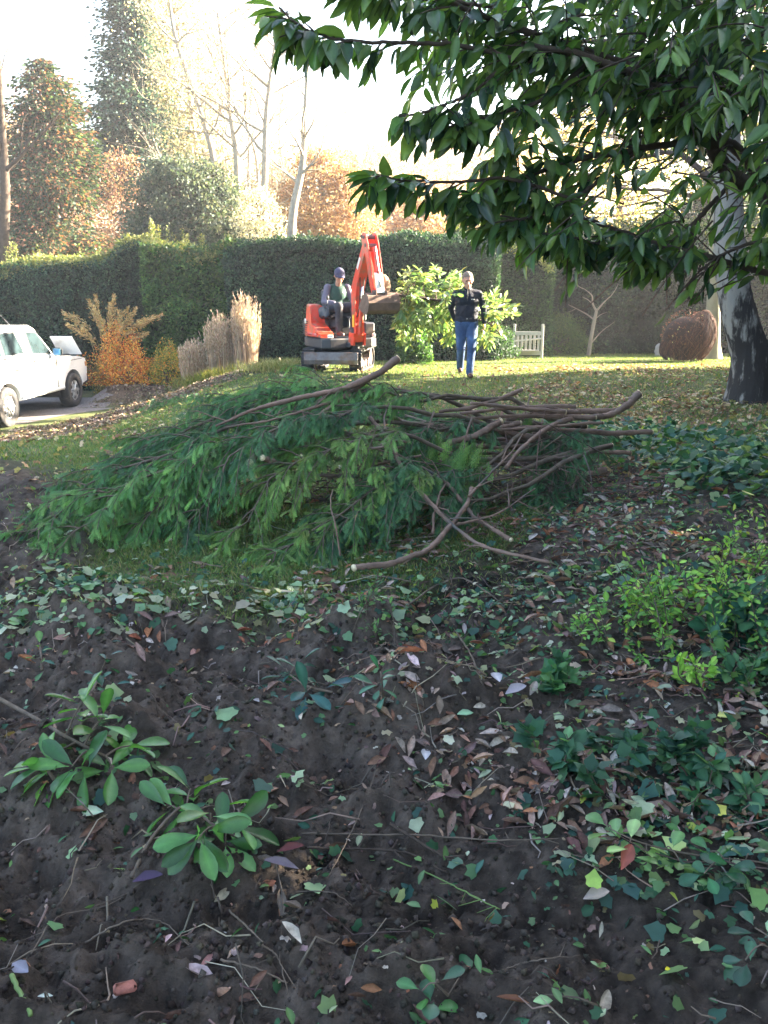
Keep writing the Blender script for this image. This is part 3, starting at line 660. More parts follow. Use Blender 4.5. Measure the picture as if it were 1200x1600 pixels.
# ================================================================ TREES
def grow(mb, p, d, l, r, depth, tips, spread=.55, up=.25, kids=3, sides=6, wob=.12, col=None):
    n = 5 if depth < 2 else 7
    P = [np.asarray(p, float)]; dd = nz(np.asarray(d, float))
    for k in range(n-1):
        dd = nz(dd+R.normal(size=3)*wob+A(0, 0, up*.12)); P.append(P[-1]+dd*l/(n-1))
    P = np.array(P); mb.tube(P, np.linspace(r, r*.5, n), max(4, sides if depth > 1 else 4), cap=False, col=col)
    if depth <= 0: tips.append((P[-1], dd)); tips.append((P[n//2], dd)); return
    for k in range(kids):
        t = .35+.65*(k+R.random())/kids; q = P[min(n-1, int(t*(n-1)))]
        s_ = nz(np.cross(dd, rdir(1)[0])); nd = nz(dd*(1-spread*.5)+s_*spread*(.7+.6*R.random())+A(0, 0, up*.4))
        grow(mb, q, nd, l*(.5+.25*R.random()), r*.42, depth-1, tips, spread, up, kids, sides, wob, col)
    grow(mb, P[-1], dd, l*.6, r*.48, depth-1, tips, spread, up, kids, sides, wob, col)
def zt(py, Y): return pw(600, py, Y)[2]
def bare_tree(label, path, r0, bark, n_br=10, twl=1.2, depth=2, leafc=None, leafn=0, leafs=(.06, .12), brange=(.3, 1), up=.5, group=None, trunk_end=.2):
    """path: list of (px, py, Y) up the trunk; first point is dropped to the ground"""
    P = [pw(*q) for q in path]; base = P[0].copy(); base[2] = g1(base[0], base[1], False)-.1; P = [base]+P if P[0][2] > base[2]+.3 else [base]+P[1:]
    root = thing('bare_tree', label, 'tree', base, group); P = spl(P, 26)
    tr = MB().tube(P, r0*np.linspace(1, trunk_end, 26)**.9, 8); tr.build('trunk', MT[bark], root)
    mb = MB(); tips = []
    for k in range(n_br):
        t = brange[0]+(brange[1]-brange[0])*(k+R.random())/n_br; q = P[int(t*25)]; a = R.random()*2*pi
        d = nz(A(cos(a), sin(a)*.7, up+.3*R.random())); grow(mb, q, d, twl*(1.25-t*.6), r0*.40*(1.1-t*.6), depth, tips, up=.3, kids=3, sides=5)
    mb.build('branches', MT[bark], root)
    if leafn:
        T = np.array([t[0] for t in tips]); k = R.integers(0, len(T), leafn); pos = T[k]+R.normal(size=(leafn, 3))*.3
        L = leafs[0]+(leafs[1]-leafs[0])*R.random(leafn)
        MB().scatter(SMALL, pos, rdir(leafn), rdir(leafn), L, L*.6, pick(leafc, leafn)).build('crown', MT['bgleaf'], root)
    return root
def crown_tree(label, name, px, Y, prof, cols, w_, N, leaf, trunk_r=.25, bark='bark', clump=42, clr=.55, depthk=.8, group=None, gaps=.0, lean=0):
    """prof: [(py, left px, right px)] silhouette of the crown; leaf clumps fill that solid of revolution"""
    b = pw(px, 500, Y); base = A(b[0], Y, g1(b[0], Y, False)-.1); root = thing(name, label, 'tree', base, group)
    pr = [(pw((a+c)/2, y, Y), (pw(c, y, Y)[0]-pw(a, y, Y)[0])/2) for y, a, c in prof]
    zs = np.array([q[0][2] for q in pr])[::-1]; xs = np.array([q[0][0] for q in pr])[::-1]; rs = np.array([q[1] for q in pr])[::-1]
    top = zs[-1]
    P = spl([base, A(b[0]*.6+.4*np.interp(zs[0], zs, xs), Y, base[2]+(top-base[2])*.4), A(np.interp(top*.75, zs, xs), Y, base[2]+(top-base[2])*.75), A(xs[-1], Y, top-.2)], 18)
    tr = MB().tube(P, trunk_r*np.linspace(1, .12, 18), 8); tr.build('trunk', MT[bark], root)
    C_ = []; br = MB()
    z = zs[0]+(top-zs[0])*R.random(clump*6); rr_ = np.interp(z, zs, rs); keep = R.random(len(z)) < rr_/rs.max(); z = z[keep][:clump]; 
    rr_ = np.interp(z, zs, rs); a = R.random(len(z))*2*pi; k = (.35+.65*R.random(len(z))**.5)
    cx = np.interp(z, zs, xs)+np.cos(a)*rr_*k; cy = Y+np.sin(a)*rr_*k*depthk
    cen = np.stack([cx, cy, z], 1); sz = clr*(.6+.8*R.random(len(z)))
    for q, s_ in zip(cen[:70], sz):
        t0 = P[min(17, max(1, int((q[2]-base[2]-.3*abs(q[0]-P[0][0]))/(top-base[2])*17)))]
        br.tube(spl([t0, (t0+q)/2+A(0, 0, .1), q], 5), np.linspace(trunk_r*.22, trunk_r*.06, 5), 4, cap=False)
    br.build('branches', MT[bark], root)
    k = R.integers(0, len(cen), N); d = rdir(N); pos = cen[k]+d*(sz[k]*R.random(N)**.45)[:, None]*A(1.15, 1.0, .75)
    tint = (1+.35*(R.random(len(cen))-.5))[k][:, None]
    L = leaf[0]+(leaf[1]-leaf[0])*R.random(N)
    MB().scatter(SMALL, pos, nz(d+rdir(N)*.8), d+rdir(N)*.8, L, L*.6, np.clip(pick(cols, N, w_, .3)*tint, .003, 1)).build('crown', MT['bgleaf'], root)
    return root
def conifer(label, px, Y, py_top, py_bot, wpx, cols, w_, N, leaf, trunk_r=.3, droop=.25, dens=90, prof=None):
    b = pw(px, 500, Y); gz = g1(b[0], Y, False)-.1; base = A(b[0], Y, gz); root = thing('conifer_tree', label, 'tree', base)
    top = zt(py_top, Y); bot = zt(py_bot, Y); wm = wpx/F*Y/2
    P = np.stack([np.linspace(b[0], b[0], 14)+.05*R.normal(size=14), np.full(14, Y), np.linspace(gz, top, 14)], 1)
    MB().tube(P, trunk_r*np.linspace(1, .08, 14), 8).build('trunk', MT['bark'], root)
    br = MB(); pos = []; dr = []
    for k in range(dens):
        t = R.random(); z = bot+(top-bot)*t; ww = wm*(1-t)**.75*(.65+.5*R.random())+.12
        if prof: ww *= prof(t)
        a = R.random()*2*pi; e = A(b[0]+cos(a)*ww, Y+sin(a)*ww, z-droop*ww+.15*ww)
        B = spl([A(b[0], Y, z), A(b[0]+cos(a)*ww*.5, Y+sin(a)*ww*.5, z+.05*ww), e], 8); br.tube(B, np.linspace(.045, .01, 8), 4, cap=False)
        m_ = max(4, int(N/dens*ww/wm*1.9)); tt = R.random(m_)**.7*6.9; i = tt.astype(int); p_ = B[i]+(B[i+1]-B[i])*(tt-i)[:, None]
        o_ = R.normal(size=(m_, 3))*A(.28, .28, .13)*min(1, .4+ww/2); o_[:, 2] -= .1; pos.append(p_+o_); dr.append(nz(o_+A(cos(a), sin(a), -.3)*.25))
    br.build('branches', MT['bark'], root)
    pos = np.concatenate(pos); dr = np.concatenate(dr); N = len(pos); L = leaf[0]+(leaf[1]-leaf[0])*R.random(N)
    MB().scatter(SMALL, pos, dr, rdir(N)+A(0, 0, .8), L, L*.5, pick(cols, N, w_, .3)).build('crown', MT['bgleaf'], root)
    return root
# --- left background
conifer('shorter evergreen on the left threaded with reddish autumn branches', 98, 34, 92, 420, 215, [(.03, .055, .035), (.045, .075, .035), (.17, .08, .055), (.23, .13, .09)], [4, 3, 1.5, 1.0], 30000, (.10, .22), dens=230, prof=lambda t: 1.15 if t < .75 else 1.35)
conifer('tallest blue green conifer behind the hedge, left of centre', 232, 38, -60, 300, 165, [(.032, .07, .062), (.045, .09, .075), (.022, .045, .04)], [3, 2, 2], 32000, (.10, .24), dens=240, prof=lambda t: 1.1)
crown_tree('rounded grey green holm bush rising over the hedge', 'evergreen_tree', 290, 29, [(252, 250, 300), (285, 215, 370), (330, 205, 385), (375, 205, 400), (420, 215, 400)], [(.07, .10, .075), (.10, .13, .095), (.045, .07, .05), (.16, .18, .13)], [4, 3, 2, 1], 26000, (.07, .15), clump=190, clr=.42)
crown_tree('pale silvery catkin shrub beside the grey green bush', 'catkin_tree', 402, 27.5, [(300, 385, 415), (330, 372, 435), (365, 368, 450), (405, 372, 455)], [(.50, .48, .40), (.36, .36, .28), (.62, .6, .52), (.22, .22, .15)], [3, 2, 2, 1], 4200, (.05, .10), clump=60, clr=.3, trunk_r=.08)
crown_tree('wispy yellow green tree leaning over the tall blue conifer', 'airy_tree', 320, 33, [(-40, 225, 300), (60, 235, 330), (150, 255, 340), (230, 270, 350), (290, 290, 350)], [(.30, .28, .19), (.2, .2, .13), (.36, .33, .25)], None, 7000, (.07, .15), clump=150, clr=.5, trunk_r=.12, bark='palebark')
crown_tree('orange brown beech glowing above the hedge behind the digger', 'beech_tree', 515, 33, [(238, 470, 520), (270, 450, 560), (310, 430, 578), (350, 425, 588), (400, 430, 585)], [(.36, .22, .13), (.42, .29, .18), (.28, .18, .11), (.48, .38, .27)], [3, 3, 2, 1.5], 21000, (.07, .15), clump=170, clr=.5, bark='palebark')
crown_tree('small pinkish brown leaved tree between the two conifers', 'copper_tree', 192, 31, [(240, 180, 205), (280, 165, 225), (330, 165, 225), (400, 170, 225)], [(.36, .22, .16), (.45, .30, .22), (.26, .15, .11)], None, 3600, (.06, .12), clump=60, clr=.4, trunk_r=.1)
crown_tree('far orange leaved tree at the left edge behind the trunk', 'copper_tree', 38, 46, [(190, 10, 70), (240, -10, 85), (300, -20, 80), (380, -20, 80)], [(.48, .30, .14), (.55, .38, .22), (.38, .24, .12)], None, 4200, (.10, .2), clump=60, clr=.7)
bare_tree('thick dark bare trunk at the left edge of the picture', [(5, 420, 28), (8, 300, 28), (2, 180, 28), (-4, 60, 28)], .24, 'bark', 8, 1.6, 2, brange=(.45, 1))
bare_tree('pale thin trunk leaning left across the wispy tree', [(340, 400, 31), (335, 258, 31), (305, 150, 31), (272, 50, 31), (262, -40, 31)], .15, 'palebark', 12, 1.5, 2, [(.42, .38, .22), (.5, .46, .3)], 900, group=None)
bare_tree('forked bare tree with two upright pale stems', [(372, 400, 30), (370, 250, 30), (362, 190, 30), (352, 110, 30), (340, 20, 30)], .15, 'palebark', 14, 1.9, 3, [(.5, .4, .3), (.45, .42, .28)], 1100, brange=(.35, 1))
bare_tree('slender bare stem just right of the forked tree', [(405, 400, 31), (402, 260, 31), (385, 190, 31), (380, 110, 31)], .08, 'palebark', 9, 1.3, 2, brange=(.35, 1))
bare_tree('tall bare tree with long side limb reaching right', [(412, 400, 29), (414, 260, 29), (416, 180, 29), (424, 110, 29), (432, 50, 29)], .14, 'palebark', 12, 1.6, 2, [(.5, .42, .32)], 500, brange=(.4, 1))
bare_tree('bare pale tree with stubby cut limbs above the digger driver', [(455, 400, 27), (458, 330, 27), (472, 260, 27), (476, 190, 27), (480, 110, 27)], .17, 'palebark', 7, .9, 1, brange=(.5, .95))
bare_tree('thin bare grey stems behind the leaning pale trunk', [(300, 400, 36), (300, 240, 36), (290, 120, 36), (285, 30, 36)], .1, 'palebark', 12, 1.8, 3, [(.5, .48, .34)], 800, brange=(.3, 1))
for k, (px, Y, top, wgt, lab) in enumerate([(215, 41, 170, .12, 'fine twigged pale tree between the tall conifer and the bush'), (265, 43, 40, .13, 'slim pale tree rising directly right of the tall conifer'), (350, 42, 30, .13, 'fine twigged tree behind the forked one'), (395, 40, 60, .12, 'pale fine twigged tree left of the long limbed one'), (440, 44, 120, .12, 'fine twigged pale tree before the orange wood'), (505, 46, 190, .12, 'low fine twigged tree behind the glowing beech'), (575, 48, 215, .12, 'pale twiggy tree left of the laurel tip'), (650, 50, 225, .13, 'pale twiggy tree under the laurel tip'), (60, 40, 150, .12, 'fine pale twigs behind the shorter evergreen')]):
    bare_tree(lab, [(px, 420, Y), (px+6*(-1)**k, 300, Y), (px-4, (300+top)/2, Y), (px+5, top, Y)], wgt, 'palebark', 15, 2.3, 3, [(.46, .40, .30), (.42, .32, .22)], 700, brange=(.25, 1))
# far wood, centre
for k, (px, Y, top, l, r, cs, lab) in enumerate([
    (610, 62, 215, 540, 660, [(.44, .36, .32), (.5, .40, .33), (.36, .3, .28)], 'far grey pink bare crowned tree above the hedge'),
    (700, 66, 205, 640, 760, [(.46, .36, .28), (.42, .32, .27), (.5, .42, .36)], 'far pale brown tree seen under the laurel branches'),
    (800, 58, 180, 740, 870, [(.50, .36, .2), (.42, .33, .24), (.48, .42, .3)], 'far golden brown tree behind the laurel branches'),
    (250, 48, 262, 205, 300, [(.30, .22, .16), (.36, .28, .2), (.22, .18, .13)], 'russet tree behind the grey green bush'),
    (345, 50, 225, 290, 400, [(.34, .28, .2), (.42, .34, .24), (.26, .22, .16)], 'brownish tree behind the leaning pale trunks'),
    (430, 47, 245, 385, 490, [(.42, .27, .15), (.48, .34, .2), (.34, .24, .16)], 'orange brown tree left of the glowing beech'),
    (140, 50, 285, 80, 200, [(.40, .24, .17), (.46, .3, .2), (.3, .2, .15)], 'pinkish russet tree between the two conifers, farther back'),
    (655, 45, 268, 590, 720, [(.40, .24, .14), (.44, .30, .2), (.30, .22, .17)], 'russet tree low above the hedge under the laurel tip'),
    (560, 70, 235, 500, 600, [(.44, .38, .33), (.52, .42, .33)], 'farthest washed out tree left of the grey pink one')]):
    crown_tree(lab, 'distant_tree', px, Y, [(top, px-12, px+12), (top+45, l+25, r-25), (top+90, l, r), (top+150, l, r), (top+190, l, r)], cs, None, 9500, (.12, .28), clump=170, clr=.8, trunk_r=.25, bark='palebark')
bare_tree('far thin pale stem above the hedge right of the digger arm', [(610, 400, 50), (610, 330, 50), (608, 250, 50)], .12, 'palebark', 9, 2.0, 2, brange=(.35, 1))
# right background behind the laurel
crown_tree('golden autumn tree showing through the laurel leaves', 'autumn_tree', 960, 40, [(120, 900, 1010), (180, 860, 1060), (260, 850, 1080), (330, 860, 1070), (400, 880, 1060)], [(.48, .36, .14), (.36, .32, .14), (.26, .26, .12), (.52, .40, .22)], None, 15000, (.09, .18), clump=150, clr=.75)
conifer('dark evergreen filling the gap right of the golden tree', 1090, 31, 60, 520, 230, [(.025, .05, .03), (.04, .075, .04), (.12, .13, .05)], [4, 3, .6], 17000, (.10, .22), dens=170)
conifer('dark evergreen at the right edge behind the birch', 1240, 29, -60, 530, 300, [(.025, .05, .03), (.04, .07, .035), (.2, .16, .06)], [4, 3, .5], 16000, (.10, .22), dens=170)
crown_tree('yellow leaved tree behind the birch trunk', 'autumn_tree', 1160, 36, [(60, 1100, 1200), (140, 1080, 1250), (260, 1080, 1260), (380, 1090, 1250)], [(.40, .30, .10), (.28, .24, .10), (.18, .17, .07)], None, 9000, (.09, .18), clump=110, clr=.7)
crown_tree('dark holly like tree above the hedge behind the bench', 'evergreen_tree', 880, 30, [(340, 830, 900), (380, 790, 960), (430, 780, 985), (500, 790, 960)], [(.02, .045, .028), (.035, .07, .04), (.015, .03, .02)], None, 12000, (.07, .14), clump=130, clr=.45)
crown_tree('dark brown leaved tree right of the bright gap', 'copper_tree', 1005, 29.5, [(425, 990, 1020), (450, 978, 1050), (490, 980, 1065), (535, 985, 1060)], [(.06, .035, .025), (.04, .05, .03), (.09, .045, .03)], None, 6500, (.06, .12), clump=70, clr=.4, trunk_r=.1)
# small bare tree in front of the shrubs
p = pg(922, 556)
def small_bare():
    base = p+A(0, .2, 0); root = thing('small_bare_tree', 'little leafless tree with a forked pale stem right of the green shrub', 'tree', base)
    Y = base[1]; mb = MB()
    def br(pts, r0, r1): mb.tube(spl([pw(a, b, Y+c) for a, b, c in pts], 12), np.linspace(r0, r1, 12), 6)
    t = MB().tube(spl([base-A(0, 0, .05), pw(923, 530, Y), pw(929, 500, Y), pw(932, 486, Y)], 12), np.linspace(.06, .04, 12), 8, rough=.1); t.build('trunk', MT['palebark'], root)
    br([(932, 486, 0), (926, 475, .1), (925, 462, 0), (914, 452, 0)], .035, .008); br([(932, 486, 0), (944, 472, -.1), (955, 462, -.1)], .03, .008)
    br([(929, 500, 0), (915, 490, .2), (900, 482, .2), (888, 476, .2)], .022, .006); br([(926, 475, 0), (918, 468, .1), (910, 464, .1)], .015, .005)
    br([(900, 482, .2), (893, 486, .2), (885, 488, .1)], .01, .004); br([(925, 535, 0), (940, 518, .3), (960, 503, .4)], .018, .006); br([(955, 462, -.1), (962, 452, 0), (966, 444, 0)], .01, .004)
    br([(914, 452, 0), (905, 448, 0), (898, 440, 0)], .009, .004); br([(929, 500, 0), (938, 492, .2), (948, 488, .2)], .012, .004)
    mb.build('branches', MT['palebark'], root)
small_bare()
# --- birch at right
def birch_tree():
    base = A(5.12, 12.55, g1(5.12, 12.55)-.08); Y = 12.55
    root = thing('birch_tree', 'leaning birch with rough black and white bark at the right edge', 'tree', base)
    P = spl([base, pw(1172, 560, Y), pw(1150, 470, Y), pw(1141, 400, Y), pw(1137, 300, Y+.1), pw(1135, 180, Y+.2), pw(1128, 40, Y+.3), pw(1115, -160, Y+.5), pw(1130, -420, Y+.6)], 60)
    h = P[:, 2]-base[2]; r = .235+.11*np.exp(-h/.3)+.05*np.exp(-h/1.0)-.018*h
    a = np.arange(40)*2*pi/40
    mb = MB(); mb.tube(P, np.maximum(r, .05), 40, rough=.035); mb.build('trunk', MT['birch'], root)
    br = MB(); tips = []
    for k in range(16):
        q = P[int(30+29*k/16)]; aa = R.random()*2*pi
        grow(br, q, nz(A(cos(aa), sin(aa), .5)), 2.0, .05, 2, tips, up=-.1, kids=3, sides=6)
    br.build('branches', MT['bark'], root)
    T = np.array([t[0] for t in tips]); N = 5000; k = R.integers(0, len(T), N); L = .03+.03*R.random(N)
    MB().scatter(SMALL, T[k]+R.normal(size=(N, 3))*A(.25, .25, .4), rdir(N)-A(0, 0, .5), rdir(N), L, L*.7, pick([(.35, .28, .06), (.2, .2, .05)], N)).build('crown', MT['bgleaf'], root)
birch_tree()
def smooth_trunk():
    q = pg(1112, 562); Y = q[1]+.3; base = A(q[0]+.05, Y, g1(q[0], Y, False)-.08)
    root = thing('beech_tree', 'smooth pale olive trunk standing between the brown mound and the birch', 'tree', base)
    P = spl([base, pw(1113, 520, Y), pw(1116, 440, Y), pw(1120, 330, Y), pw(1124, 180, Y), pw(1126, 20, Y), pw(1120, -150, Y), pw(1110, -330, Y)], 40); h = P[:, 2]-base[2]
    m = mat('smooth_bark', (.21, .20, .13), .85, var=.3, scale=3, bump=.006, bscale=12, stretch=(1, 1, .4))
    MB().tube(P, .18+.20*np.exp(-h/.3)-.012*h, 24, rough=.02).build('trunk', m, root)
    br = MB(); tips = []
    for k in range(14):
        aa = R.random()*2*pi; grow(br, P[int(17+22*k/14)], nz(A(cos(aa), sin(aa), .5)), 2.2, .07, 2, tips, up=.2, kids=3)
    br.build('branches', MT['bark'], root); T = np.array([t[0] for t in tips]); N = 5200; k = R.integers(0, len(T), N); L = .05+.05*R.random(N)
    MB().scatter(SMALL, T[k]+R.normal(size=(N, 3))*.35, rdir(N), rdir(N), L, L*.6, pick([(.4, .28, .1), (.3, .2, .08), (.2, .2, .06)], N)).build('crown', MT['bgleaf'], root)
smooth_trunk()
# --- unseen evergreens added right of the frame to shade the foreground
def shade_belt(x, y, h, w_, N, z0=.2, label=''):
    base = A(x, y, g1(x, y, False)-.1); root = thing('evergreen_tree', label, 'tree', base, 'unseen evergreens added for shade')
    MB().tube(np.stack([np.full(8, x), np.full(8, y), np.linspace(base[2], h*.9, 8)], 1), np.linspace(.2, .04, 8), 8).build('trunk', MT['bark'], root)
    t = R.random(N); z = z0+(h-z0)*t**.9; a = R.random(N)*2*pi; rr = w_*(1-t**4*.75)*(.35+.65*R.random(N)**.5)*(1+.25*vn(a*1.3, z*.8, 2))
    L = .18+.20*R.random(N)
    MB().scatter(SMALL, np.stack([x+np.cos(a)*rr, y+np.sin(a)*rr, z+base[2]], 1), rdir(N), rdir(N), L, L*.6, pick(HG, N)).build('crown', MT['bgleaf'], root)
for k, (x, y, h, w_) in enumerate([(6.6, 1.6, 8, 1.8), (7.4, 5.0, 9, 1.9), (8.6, 8.4, 10, 2.0), (10.4, 11.8, 11, 2.2), (12.2, 15.0, 12, 2.4), (13.9, 17.9, 12.5, 2.4), (12.2, 13.0, 11, 2.2), (9.2, 3.2, 9, 2.2), (16.2, 21.4, 6, .35), (5.2, -3, 7, 2), (12.5, 9.5, 11, 2.6), (15.2, 18.7, 12, 1.4)]):  # slim one placed to cast the dark gap between lawn stripes
    shade_belt(x, y, h, w_, 9500, label='unseen evergreen added right of the lawn to cast shade')
# ================================================================ BRANCH PILE
def Hp(x, y):
    """rough height of the heap above the ground"""
    u = (x*.93+(y-6.4)*.36); v = (-(x)*.36+(y-6.4)*.93)
    v = v-.38*ss(-.3, .7, u)
    return .64*np.exp(-((v-.1)/.92)**4)*np.clip(1-np.abs((u+.05)/2.65)**3.5, 0, 1)*(.88+.12*ss(-2.2, -.3, u))*(1+.32*fbm(x, y, 1.3, 3, 4))
def bough(label, butt, tip, lift, cols, w_, width=.5, nsub=13, nspray=15, r0=.02, sag=.12, start=.22, bend=0.0, spl_len=(.055, .12), endz=.06):
    b = np.asarray(butt, float); e = np.asarray(tip, float); n = 16; t = np.linspace(0, 1, n)
    perp = nz(A(-(e-b)[1], (e-b)[0], 0)); P = b[None]+(e-b)[None]*t[:, None]+perp[None]*(bend*np.sin(t*pi))[:, None]+R.normal(size=(n, 3))*.012
    hp = Hp(P[:, 0], P[:, 1]); zz = G(P[:, 0], P[:, 1])+hp*lift+.06
    P[:, 2] = np.where(t < .25, b[2]+(zz-b[2])*ss(0, .3, t), zz); P[:, 2] = P[:, 2]*(1-ss(.82, 1, t))+ss(.82, 1, t)*np.maximum(e[2], G(P[:, 0], P[:, 1])+endz)
    root = thing('cypress_branch', label, 'cut branch', A(b[0], b[1], g1(b[0], b[1], False)), 'conifer branches heaped in the pile')
    sb = MB().tube(P, np.linspace(r0, .004, n), 7, rough=.06)
    pos = []; dr = []; nr = []; Ls = []; us_ = []
    for k in range(nsub):
        tt = start+(1-start)*(k+.5*R.random())/nsub; i = min(n-2, int(tt*(n-1))); q = P[i]+(P[i+1]-P[i])*(tt*(n-1)-i); ax = nz(P[i+1]-P[i])
        for sg in (-1, 1):
            l = width*(.55+.6*R.random())*(.6+.8*sin(pi*min(1, tt)))**.7
            sd = nz(np.cross(ax, A(0, 0, 1)))*sg; d0 = nz(ax*.75+sd*(.35+.6*R.random())+A(0, 0, .30+.30*R.normal()))
            m_ = 6; u = np.linspace(0, 1, m_); B = q+d0*(l*u)[:, None]+A(0, 0, -1)*(sag*l*4.2*u**2)[:, None]
            B[:, 2] = np.maximum(B[:, 2], G(B[:, 0], B[:, 1])+.03)
            sb.tube(B, np.linspace(.006, .002, m_), 4, cap=False)
            for j in range(nspray):
                uu = .12+.88*(j+R.random())/nspray; ii = min(m_-2, int(uu*(m_-1))); qq = B[ii]+(B[ii+1]-B[ii])*(uu*(m_-1)-ii); a2 = nz(B[ii+1]-B[ii])
                s2 = nz(np.cross(a2, A(0, 0, 1)))*(1 if j % 2 else -1)
                d2 = nz(a2*(.75)+s2*.6*(1-uu*.5)+A(0, 0, -.45+.4*R.normal())); nn = nz(A(0, 0, 1)+R.normal(size=3)*.6+sd*.2)
                us_.append(.65+.65*uu); pos.append(qq+rdir(1)[0]*.02); dr.append(d2); nr.append(nn); Ls.append((spl_len[0]+(spl_len[1]-spl_len[0])*R.random())*(1.1-.35*uu))
    sb.build('stem', MT['twig'], root)
    cut = MB().ell(P[0], (r0*.95,)*3, 8, 6); cut.build('cut_end', MT['cutwood'], root)
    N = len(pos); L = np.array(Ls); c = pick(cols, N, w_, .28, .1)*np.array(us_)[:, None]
    pos = np.array(pos); dr = np.array(dr)
    low = pos[:, 2] < G(pos[:, 0], pos[:, 1])+.03; pos[low, 2] += .02
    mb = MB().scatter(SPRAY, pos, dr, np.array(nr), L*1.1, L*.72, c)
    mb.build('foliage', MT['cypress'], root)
    return root
CG = [(.125, .28, .085), (.09, .21, .07), (.18, .34, .10)]      # bright green
CD = [(.062, .155, .070), (.08, .19, .075), (.045, .115, .060)]  # deep blue green
CY = [(.15, .27, .075), (.21, .33, .085), (.10, .21, .065)]       # yellow green
def T(px, py, dz=.05): q = pg(px, py); return q+A(0, 0, dz)
bl = [ # tip px,py ; butt (x,y,z) ; lift ; palette ; bend ; label ; width
 ((45, 852), (.0, 6.6, .5), .55, CG, -.25, 'bright green conifer bough whose tip lies furthest left of the pile', .42),
 ((105, 850), (.3, 6.5, .55), .7, CG, -.2, 'green bough second from the left along the front of the pile', .42),
 ((60, 815), (-.2, 7.0, .5), .8, CD, .1, 'dark bough lying behind the leftmost tip', .45),
 ((200, 846), (.6, 6.6, .6), .75, CG, -.15, 'green bough hanging at the front left foot of the pile', .38),
 ((280, 850), (.7, 6.7, .62), .9, CD, -.1, 'dark bough between two bright ones at the front left', .38),
 ((345, 862), (.9, 6.4, .55), .8, CY, -.15, 'yellow green bough bulging at the front centre left', .42),
 ((418, 885), (1.0, 6.5, .6), .72, CY, -.1, 'yellow green bough with the lowest tip in front of the pile', .36),
 ((470, 868), (1.2, 6.6, .62), .95, CD, .05, 'blue green bough beside the lowest front tip', .38),
 ((545, 845), (.9, 6.9, .5), .9, CD, .1, 'dark blue green bough hanging at the front centre', .36),
 ((590, 790), (1.0, 7.2, .5), .75, CD, .1, 'dark bough right of the front centre', .34),
 ((110, 800), (.2, 7.0, .62), 1.0, CD, .15, 'dark green bough over the left shoulder of the pile', .45),
 ((160, 785), (.4, 7.2, .6), 1.05, CD, .2, 'deep green bough forming the upper left hump of the pile', .5),
 ((225, 790), (.6, 7.4, .65), 1.05, CG, .2, 'green bough on the upper left top of the pile', .48),
 ((300, 790), (.9, 7.2, .7), 1.15, CG, 0, 'bright bough draped across the left middle of the pile', .42),
 ((400, 800), (1.1, 7.1, .72), 1.2, CG, 0, 'green bough draped down the middle of the pile', .4),
 ((230, 640), (.6, 8.2, .4), 1.0, CD, .2, 'bough at the back left of the pile near the mulch', .45),
 ((350, 632), (.7, 8.3, .35), .8, CG, .15, 'feathery bough at the back of the pile below the reed grass', .42),
 ((440, 605), (.5, 8.6, .3), .6, CG, .1, 'bough at the back of the pile in front of the digger blade', .42),
 ((520, 630), (1.4, 7.6, .5), .8, CD, .0, 'dark bough along the top ridge of the pile', .36),
 ((580, 640), (1.5, 7.5, .5), 1.0, CD, -.1, 'dark feathery bough on top right of centre', .36),
 ((850, 795), (1.5, 7.9, .4), .6, CD, -.05, 'dark bough at the right foot of the pile', .32),
 ((895, 740), (1.3, 8.0, .5), .6, CD, .05, 'green bough at the far right end of the pile', .28)]
for (tp, bt, li, col, bend, lab, wd) in bl:
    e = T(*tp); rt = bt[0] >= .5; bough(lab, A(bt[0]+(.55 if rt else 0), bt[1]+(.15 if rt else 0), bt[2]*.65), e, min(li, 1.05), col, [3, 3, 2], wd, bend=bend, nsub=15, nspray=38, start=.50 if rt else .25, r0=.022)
# sprays hung forward in the middle: two clear bright tufts on the front twigs
def tuft(label, px, py, Y, rx, rz, cols, N=46):
    c = pw(px, py, Y); root = thing('cypress_sprig', label, 'sprig', c+A(0, 0, rz), 'bright sprigs on the front of the pile')
    mb = MB(); pos = c+np.stack([R.normal(size=N)*rx*.35, R.normal(size=N)*rx*.25, rz*(1-1.6*R.random(N))], 1)
    mb.scatter(SPRAY, pos, np.stack([-.35+R.normal(size=N)*.3, -.35+R.normal(size=N)*.25, -np.ones(N)], 1), A(0, -1, .4)+rdir(N)*.5, .11+.09*R.random(N), .14, pick(cols, N))
    mb.build('foliage', MT['cypress'], root)
    st = MB().tube(spl([c+A(.05, .15, rz+.12), c+A(0, .05, rz), c+A(-.03, 0, -rz*.3)], 8), np.linspace(.008, .003, 8), 5); st.build('stem', MT['redbark'], root)
tuft('left one of two yellow green tufts in the middle of the pile', 668, 705, 6.3, .17, .14, CY, 55)
tuft('right brighter tuft hanging at the middle of the pile', 728, 720, 6.1, .16, .16, CY, 60)
tuft('thin upright tuft near the right end of the pile', 822, 665, 6.9, .08, .10, CY, 22)
tuft('small bright tuft left of the long diagonal branch', 585, 735, 6.2, .08, .12, CY, 20)

